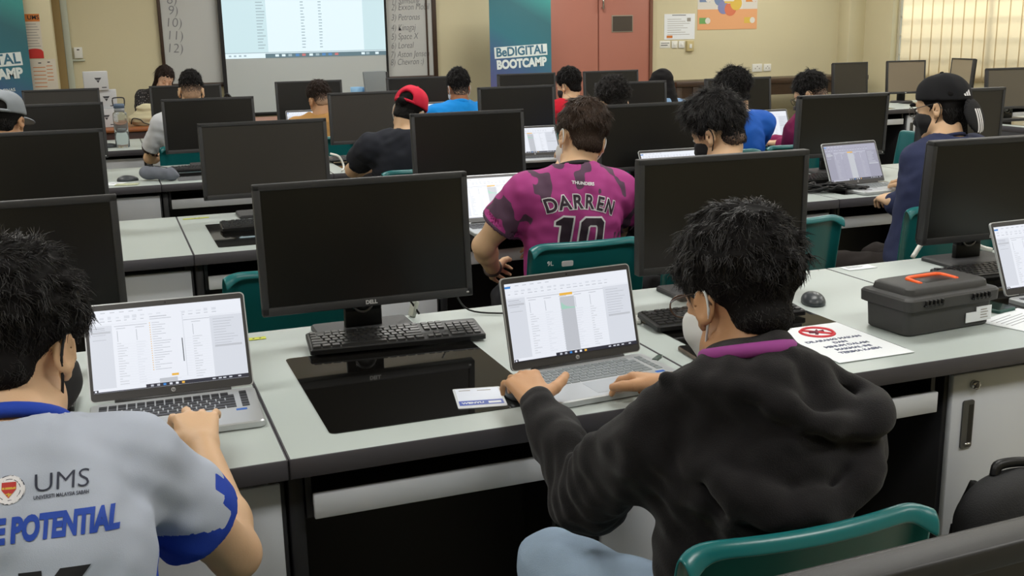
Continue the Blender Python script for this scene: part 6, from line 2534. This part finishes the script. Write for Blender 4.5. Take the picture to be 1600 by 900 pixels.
M_navy_ink = mat('dark_navy_print', rgb(44, 48, 66), 0.7)
M_blue_ink = mat('blue_print', rgb(36, 74, 176), 0.7)
M_blk_ink = mat('black_print', rgb(26, 26, 30), 0.7)
M_red_ink = mat('crest_red', rgb(186, 48, 44), 0.7)
M_gold_ink = mat('crest_gold', rgb(206, 172, 62), 0.7)
M_wht_ink = mat('white_print', rgb(228, 226, 230), 0.7)
fr1 = back_frame(78, 758, 1.36, p1, bv)
cre = []
cre.append((*disc(-.043, .0, .0175, 24), 5))
cre.append((*disc(-.043, .0, .0175, 24, .0165), 0))
cre.append((*disc(-.043, .0, .0130, 24, .0122), 0))
text_decal('crest', cre, p1, bv, fr1, [M_navy_ink, M_blue_ink, M_blk_ink, M_red_ink, M_gold_ink, M_wht_ink], .0010)
sh = [([(-.051, .009), (-.035, .009), (-.035, .0), (-.043, -.010), (-.051, .0)], [(0, 4, 3, 2, 1)], 3), ([(-.0505, .003), (-.0355, .003), (-.0355, .0005), (-.0505, .0005)], [(0, 3, 2, 1)], 4), ([(-.0485, -.0035), (-.0375, -.0035), (-.043, -.0085)], [(0, 1, 2)], 4)]
text_decal('shield', sh, p1, bv, fr1, [M_navy_ink, M_blue_ink, M_blk_ink, M_red_ink, M_gold_ink, M_wht_ink], .0016)
items = [('UMS', .032, .013, .003, 0, 0, -.0003, 1.0), ('UNIVERSITI MALAYSIA SABAH', .0066, .013, -.0135, 0, 0, .0001, .70),
         ('UNLEASH THE POTENTIAL', .040, -.058, -.050, 0, 1, .0022, .56, .12), ]
text_decal('lettering', items, p1, bv, fr1, [M_navy_ink, M_blue_ink], .0012)
items = [('K', .13, .0, -.160, 0, 0, .009, .85), ('A', .13, -.085, -.160, 0, 0, .010, .9)]
text_decal('back_print', items, p1, bv, fr1, [M_blk_ink], .0012)

# ---- the student in the magenta jersey, second row
M_mag = pattern_mat('magenta_jersey', rgb(164, 60, 128), rgb(86, 62, 82), 0.7)
cw1, cw2 = waves(201, .10, 12, (1.5, 1, .6)), waves(202, .05, 12)


def cls_jersey(c, d):
    n = cw1(c) + .5 * cw2(c)
    x, z = (c - d['N']) @ d['rt'], (c - d['N']) @ d['up']
    out = np.minimum(np.minimum((z + .085) * 12, (.17 - np.abs(x)) * 12), n - .60)
    out = np.maximum(out, np.minimum(np.minimum((x - .11) * 12, (-.20 - z) * 12), n + .3))
    for S_, E_ in ((d['SL'], d['EL']), (d['SR'], d['ER'])):
        ax = nrm(E_ - S_)
        t = ((c - S_) @ ax) / np.linalg.norm(E_ - S_)
        w = np.linalg.norm((c - S_) - np.outer((c - S_) @ ax, ax), axis=1)
        arm = np.minimum(np.minimum((t - .12) * 4, (.09 - w) * 14), (np.abs(x) - .15) * 14)
        out = np.maximum(out, np.minimum(arm, np.maximum(n - .15, (t - .54) * 6)))
    return out


p3 = person('jersey', 'student in a magenta jersey with name and number 10 on the back, second row', (1.505, 3.40, 1.035), (1.565, 3.47, 1.140), -2, 18, 14, 2, 'light',
            dict(top=.028, side=.010, back=.018, front=.02, amp=.004, clump=.030, thin=.62), 'brown', M_mag, .60, .020,
            SL=(1.325, 3.42, 0.965), SR=(1.69, 3.42, .955), EL=(1.205, 3.51, 0.785), WL=(1.30, 3.68, 0.655), ER=(1.77, 3.60, .76), WR=(1.60, 3.80, .68), handL=dict(d=(.5, 1, -.3), b=(-1, .3, .6)),
            handR=dict(d=(-.5, 1, -.2), b=(1, .3, .6)), mask=M_maskw, h=.006, collar=mat('black_collar', rgb(26, 24, 26), 0.8), collar_r=.009, shirt_field=cls_jersey, nstr=5000,
            strand=dict(L=.032, lift=.003, rad=.0009, wav=.0015, droop=.3), hip=(1.50, 3.40, .535), shoulder=.18)
bv = bvh_of(p3['V'], p3['F'])
fr3 = back_frame(911, 347, 3.22, p3, bv) @ Matrix.Rotation(R(-5), 4, 'Z')
M_jink = mat('dark_jersey_print', rgb(48, 32, 46), 0.7)
word = 'DARREN'
xs_ = [-.105, -.064, -.021, .021, .062, .103]
it_w, it_b = [], []
for ch_, x in zip(word, xs_):
    y = .066 - 1.7 * x * x
    rot = -3.2 * x
    it_w.append((ch_, .064, x, y, rot, 0, .0050, .86))
    it_b.append((ch_, .064, x, y, rot, 1, .0018, .86))


def oct10():
    a, b = [], []
    o1 = [(-.075, -.055), (-.075, .010), (-.092, .010), (-.092, .030), (-.068, .052), (-.028, .052), (-.028, -.055)]
    i1 = [(-.069, -.055), (-.069, .016), (-.086, .016), (-.086, .028), (-.066, .046), (-.034, .046), (-.034, -.055)]
    O = [(-.012, -.06), (-.012, .034), (.006, .052), (.070, .052), (.088, .034), (.088, -.06)]
    I = [(-.006, -.06), (-.006, .031), (.009, .046), (.067, .046), (.082, .031), (.082, -.06)]
    O2 = [(.020, -.06), (.020, .016), (.026, .022), (.050, .022), (.056, .016), (.056, -.06)]
    I2 = [(.026, -.06), (.026, .013), (.029, .016), (.047, .016), (.050, .013), (.050, -.06)]
    a.append((o1, [tuple(range(7))], 0))
    b.append((i1, [tuple(range(7))], 1))

    def band(p, q, m):
        n = len(p)
        return (p + q, [(i, i + 1, n + i + 1, n + i) for i in range(n - 1)], m)
    a.append(band(O, I2, 0))
    b.append(band(I, O2, 1))
    return a, b


na, nb_ = oct10()
text_decal('lettering_outline', it_w, p3, bv, fr3, [M_wht_ink, M_jink], .0012)
text_decal('lettering', it_b, p3, bv, fr3, [M_wht_ink, M_jink], .0024)
text_decal('number_outline', na, p3, bv, fr3 @ Matrix.Translation((0, -.032, 0)), [M_wht_ink, M_jink], .0012)
text_decal('number', nb_, p3, bv, fr3 @ Matrix.Translation((0, -.032, 0)), [M_wht_ink, M_jink], .0024)
text_decal('neck_print', [('THUNDERS', .014, 0.0, .128, -.05, 0, .0006, 1.1)], p3, bv, fr3, [M_wht_ink], .0015)
# bracelet watch on the left wrist
wd = nrm(p3['WL'] - p3['EL'])
c0 = p3['WL'] - wd * .02 - p3['org']
e1 = nrm(np.cross(wd, [0, 0, 1.0]))
e2 = np.cross(wd, e1)
MB().tube([tuple(c0 + .031 * (e1 * math.cos(a) + e2 * math.sin(a))) for a in np.linspace(0, 2 * PI, 25)], .0055, 6, 0, False).build('wrist_watch', mat('brown_strap', rgb(52, 34, 30), 0.4), p3['t'])

# ---- the student in the black cap, second row right
M_navy = fabric('navy_cotton', (48, 54, 84), 0.2, 0.85, 500)
M_capb = fabric('black_cap_cloth', (26, 26, 29), 0.25, 0.85, 500)
wl = atz(1392, 314, .795)
p4 = person('cap', 'student in a backward black cap with white stripes, black mask and navy shirt, right side', (3.115, 3.38, 1.055), (3.150, 3.47, 1.186), -24, 10, 2, -4, 'light',
            dict(top=.004, side=.010, back=.006, front=.004, amp=.003, line=-.02, nape=True), 'black', M_navy, 2.0, .018, SL=(3.010, 3.42, .985), EL=(3.190, 3.65, .745), WL=(float(wl[0]) - .015, float(wl[1]) - .03, .795), ER=(3.40, 3.66, .78), WR=(3.50, 3.97, .80),
            handL=dict(d=(.25, 1, .12), b=(-.25, -.1, 1), curl=(30, 45, 30)), handR=dict(d=(-.3, 1, 0), b=(.1, 0, 1)), mask=M_maskb, glasses=mat('grey_metal_frame', rgb(96, 92, 92), 0.3, metal=.6), h=.006,
            cap=dict(m=M_capb, back=True, tilt=66, tall=.002, rot=14, off=(0, -.018, -.004)), collar=M_navy, nstr=2500, strand=dict(L=.03, lift=.006, rad=.0009, wav=.002, droop=1.0), hip=(3.06, 3.40, .535), kneeL=(2.86, 3.80, .51), pants_m=fabric('dark_brown_trousers', (40, 34, 32)))
bvv, bff, co = p4['brim']
bvb = bvh_of(bvv, bff)
HF, Hc = p4['HF'], p4['Hc']
o = Hc + HF[1] * -.150 + HF[2] * -.072
fz = nrm(-HF[1] * .95 + HF[2] * .25)
Mo = frame(tuple(o), tuple(-HF[0]), tuple(np.cross(fz, -HF[0])))
st = []
for i in range(3):
    x = -.022 + .019 * i
    st.append(([(x - .006, -.05), (x + .006, -.05), (x + .006, .05), (x - .006, .05)], [(0, 1, 2, 3)], 0))
d_ = text_decal('stripes', st, p4, bvb, Mo, [M_wht_ink], .0012)
cvv, cff, co2 = p4['capmesh']
bvc = bvh_of(cvv, cff)
lg_ = []
for i in range(3):
    x = -.016 + .011 * i
    hgt = .010 + .007 * i
    lg_.append(([(x, -.008), (x + .008, -.008), (x + .008 - .004, -.008 + hgt), (x - .004, -.008 + hgt * .75)], [(0, 1, 2, 3)], 0))
oc = Hc + HF[1] * -.16 + HF[0] * -.035 + HF[2] * .030
fz2 = nrm(-HF[1] * .9 - HF[0] * .3)
text_decal('cap_logo', lg_, p4, bvc, frame(tuple(oc), tuple(np.cross([0, 0, 1.0], fz2)), (0, 0, 1)), [M_wht_ink], .0012)

# ---- the student in the black hoodie and black mask, second row
M_blk2 = fabric('black_cotton', (34, 35, 40), 0.25, 0.9, 450, .1)
p5 = person('mask', 'student with swept black hair, black mask and black hooded top in the second row', (2.085, 3.36, 1.010), (2.115, 3.46, 1.135), -24, 18, -2, -2, 'light',
            dict(top=.040, side=.012, back=.014, front=.030, amp=.006, clump=.040, quiff=(-.01, .045), fade=-.03), 'black', M_blk2, 2.0, .016, handL=None, mask=M_maskb, h=.006, hoodie=True, nstr=4500,
            strand=dict(L=.05, lift=.012, rad=.0009, wav=.004, droop=.2), hip=(2.04, 3.38, .535))

# ---- third row
M_blk3 = fabric('black_tee', (40, 42, 50), 0.15, 0.85, 500)
M_red = fabric('red_cap_cloth', (205, 34, 62), 0.2, 0.8, 500)
person('redcap', 'student in a red cap and black T-shirt leaning on the desk, third row', (1.475, 5.51, 1.000), (1.525, 5.60, 1.112), 34, 26, 15, 6, 'light',
       dict(top=.004, side=.010, back=.006, front=.004, amp=.002, bun=True, line=-.01), 'black', M_blk3, .62, .018, SL=(1.285, 5.54, .945), EL=(1.245, 5.79, .80), WL=(1.40, 5.98, .785), mask=M_maskw, h=.0065,
       cap=dict(m=M_red, tilt=14, tall=.004), nstr=2500, strand=dict(L=.03, lift=.008, rad=.001, wav=.004), hip=(1.46, 5.53, .535))
M_pgrey = fabric('pale_grey_tee', (198, 204, 210), 0.15, 0.85, 500)
person('curly', 'student with curly black hair in a pale grey shirt, half hidden behind the magenta jersey', (2.700, 5.51, .985), (2.730, 5.60, 1.105), 4, 24, 0, 0, 'light',
       dict(top=.034, side=.020, back=.018, front=.02, amp=.007, clump=.026), 'soft', M_pgrey, .62, .018, h=.007, nstr=3500, strand=dict(L=.028, lift=.016, rad=.0012, wav=.009), hip=(2.66, 5.52, .535), SL=(2.50, 5.55, .93))
M_blue = fabric('royal_blue_jersey', (32, 98, 200), 0.12, 0.7, 600)
person('blue', 'student in a royal blue jersey with thick black hair, third row', (3.50, 5.50, 1.005), (3.520, 5.60, 1.125), -14, 20, 0, 4, 'light',
       dict(top=.042, side=.026, back=.026, front=.028, amp=.007, clump=.030), 'black', M_blue, .85, .020, h=.007, nstr=3000, strand=dict(L=.035, lift=.018, rad=.001, wav=.004), hip=(3.46, 5.52, .535), collar=M_pgrey, collar_r=.008, shoulder=.18)
M_mar = fabric('maroon_tee', (132, 36, 82), 0.15, 0.85, 500)
whand = atz(1222, 222, .80)
person('specs', 'student with glasses, black mask and maroon shirt looking down, third row right', (4.045, 5.53, 1.000), (4.075, 5.61, 1.105), -34, 24, 4, -6, 'light',
       dict(top=.028, side=.012, back=.012, front=.014, amp=.005, clump=.03, fade=-.005), 'black', M_mar, 2.0, .016, h=.0065, SL=(3.965, 5.57, .90), EL=(4.11, 5.70, .70), WL=(4.045, 5.88, .785), handL=dict(d=(-.55, 1, .06), b=(-.2, 0, 1), curl=(16, 30, 22)), mask=M_maskb, glasses=M_bezel, nstr=2500,
       strand=dict(L=.03, lift=.012, rad=.001, wav=.003), hip=(3.99, 5.55, .535))
ps = PEOPLE['specs']
wd = nrm(ps['WL'] - ps['EL'])
c0 = ps['WL'] - wd * .012 - ps['org']
e1 = nrm(np.cross(wd, [0, 0, 1.0]))
e2 = np.cross(wd, e1)
MB().tube([tuple(c0 + .0335 * (e1 * math.cos(a) + e2 * math.sin(a))) for a in np.linspace(0, 2 * PI, 25)], .007, 6, 0, False).build('wrist_watch', M_black, ps['t'])
M_capg = fabric('grey_cap_cloth', (138, 144, 150), 0.2, 0.85, 500)
M_dk = fabric('dark_shirt', (48, 50, 58))
person('greycap', 'student in a grey cap at the left edge, third row', (-.455, 5.53, 1.025), (-.430, 5.60, 1.158), 14, 16, 4, 4, 'tan', dict(top=.004, side=.010, back=.006, front=.004, amp=.002, line=-.015), 'black', M_dk, .62, .016, h=.007,
       cap=dict(m=M_capg, tilt=4, tall=.004), nstr=1200, strand=dict(L=.025, lift=.005, rad=.001, wav=.002), hip=(-.42, 5.54, .535))

# ---- fourth row
M_wht = pattern_mat('white_cotton', rgb(208, 210, 216), rgb(52, 38, 34), 0.85, 0.15, 500)


def cls_band(c, d):
    out = np.full(len(c), -.1)
    for S_, E_ in ((d['SL'], d['EL']), (d['SR'], d['ER'])):
        ax = nrm(E_ - S_)
        t = ((c - S_) @ ax)
        w = np.linalg.norm((c - S_) - np.outer(t, ax), axis=1)
        L = np.linalg.norm(E_ - S_)
        out = np.maximum(out, np.minimum(t - .70 * L, .085 - w))
    return out


person('white', 'student in a white shirt with dark sleeve bands and faded black hair, fourth row', (.545, 7.56, 1.050), (.570, 7.62, 1.172), 3, 12, 2, 2, 'light', dict(top=.024, side=.004, back=.006, front=.014, amp=.004, fade=.020, band=.03), 'black', M_wht, .78, .020, h=.007,
       SL=(.355, 7.58, .960), EL=(.268, 7.70, .735), WL=(.36, 7.90, .72), shirt_field=cls_band, nstr=1500, strand=dict(L=.018, lift=.008, rad=.001, wav=.002), hip=(.53, 7.55, .535), shoulder=.185)
M_och = fabric('ochre_shirt', (188, 142, 84))
person('crop', 'student with brown hair and a close cropped neck in the fourth row', (1.43, 7.62, .955), (1.450, 7.70, 1.075), -8, 20, -4, 0, 'tan', dict(top=.024, side=.006, back=.008, front=.02, amp=.004, fade=.010), 'darkbrown', M_och, .62, .014, h=.007, nstr=1500,
       strand=dict(L=.028, lift=.006, rad=.001, wav=.002), hip=(1.41, 7.61, .535))
M_sky = fabric('bright_blue_polo', (20, 142, 228), 0.15, 0.8, 500)
person('polo', 'student in a bright blue collared shirt with a white mask, fourth row', (2.44, 7.57, .995), (2.462, 7.64, 1.120), 2, 14, 0, 2, 'brown', dict(top=.036, side=.010, back=.010, front=.016, amp=.004, fade=-.02), 'black', M_sky, .7, .022, h=.007, mask=M_maskw, collar=M_sky, collar_r=.020,
       nstr=1500, strand=dict(L=.02, lift=.008, rad=.001, wav=.002), hip=(2.42, 7.57, .535), shoulder=.185, big=1.08)
M_rd2 = fabric('red_tee', (206, 30, 52), 0.15, 0.85, 500)
person('redtee', 'student in a red shirt with black mask beneath the bootcamp banner, fourth row', (3.335, 7.60, .985), (3.365, 7.68, 1.105), -24, 14, 0, 0, 'light', dict(top=.028, side=.014, back=.016, front=.018, amp=.004), 'black', M_rd2, .62, .016, h=.007, mask=M_maskb, nstr=1500,
       strand=dict(L=.025, lift=.008, rad=.001, wav=.002), hip=(3.31, 7.61, .535))
M_lblue = fabric('light_blue_shirt', (140, 174, 214), 0.15, 0.85, 500)
person('covered', 'person in a black head covering and light blue shirt near the pink door, fourth row', (4.07, 7.50, .965), (4.108, 7.58, 1.078), -10, 14, 0, 0, 'tan', None, 'black', M_lblue, 1.6, .018, h=.008, hijab=fabric('black_head_cloth', (24, 22, 23)), hip=(4.02, 7.52, .535))

# ---- the seated woman behind the front table, facing the room
md = bpy.data.materials.new('black_dotted_cloth')
md.use_nodes = True
nt = md.node_tree
b = nt.nodes['Principled BSDF']
b.inputs['Roughness'].default_value = 0.85
tc = nt.nodes.new('ShaderNodeTexCoord')
vo = nt.nodes.new('ShaderNodeTexVoronoi')
vo.inputs['Scale'].default_value = 55
vo.inputs['Randomness'].default_value = 0.15
lt = nt.nodes.new('ShaderNodeMath')
lt.operation = 'LESS_THAN'
lt.inputs[1].default_value = 0.22
mx = nt.nodes.new('ShaderNodeMix')
mx.data_type = 'RGBA'
mx.inputs[6].default_value = rgb(30, 28, 30)
mx.inputs[7].default_value = rgb(170, 166, 166)
nt.links.new(tc.outputs['Object'], vo.inputs['Vector'])
nt.links.new(vo.outputs['Distance'], lt.inputs[0])
nt.links.new(lt.outputs[0], mx.inputs[0])
nt.links.new(mx.outputs[2], b.inputs['Base Color'])
person('woman', 'woman with parted brown hair in a black dotted top facing the room', (.535, 11.17, 1.030), (.590, 11.10, 1.140), 168, 22, -12, 176, 'fair', dict(top=.014, side=.012, back=.014, front=.006, amp=.003, long=True, fringe=.045), 'darkbrown', md, 1.3, .020, h=.007,
       nstr=1200, strand=dict(L=.05, lift=.003, rad=.001, wav=.001, droop=1.0), hip=(.59, 11.22, .535))
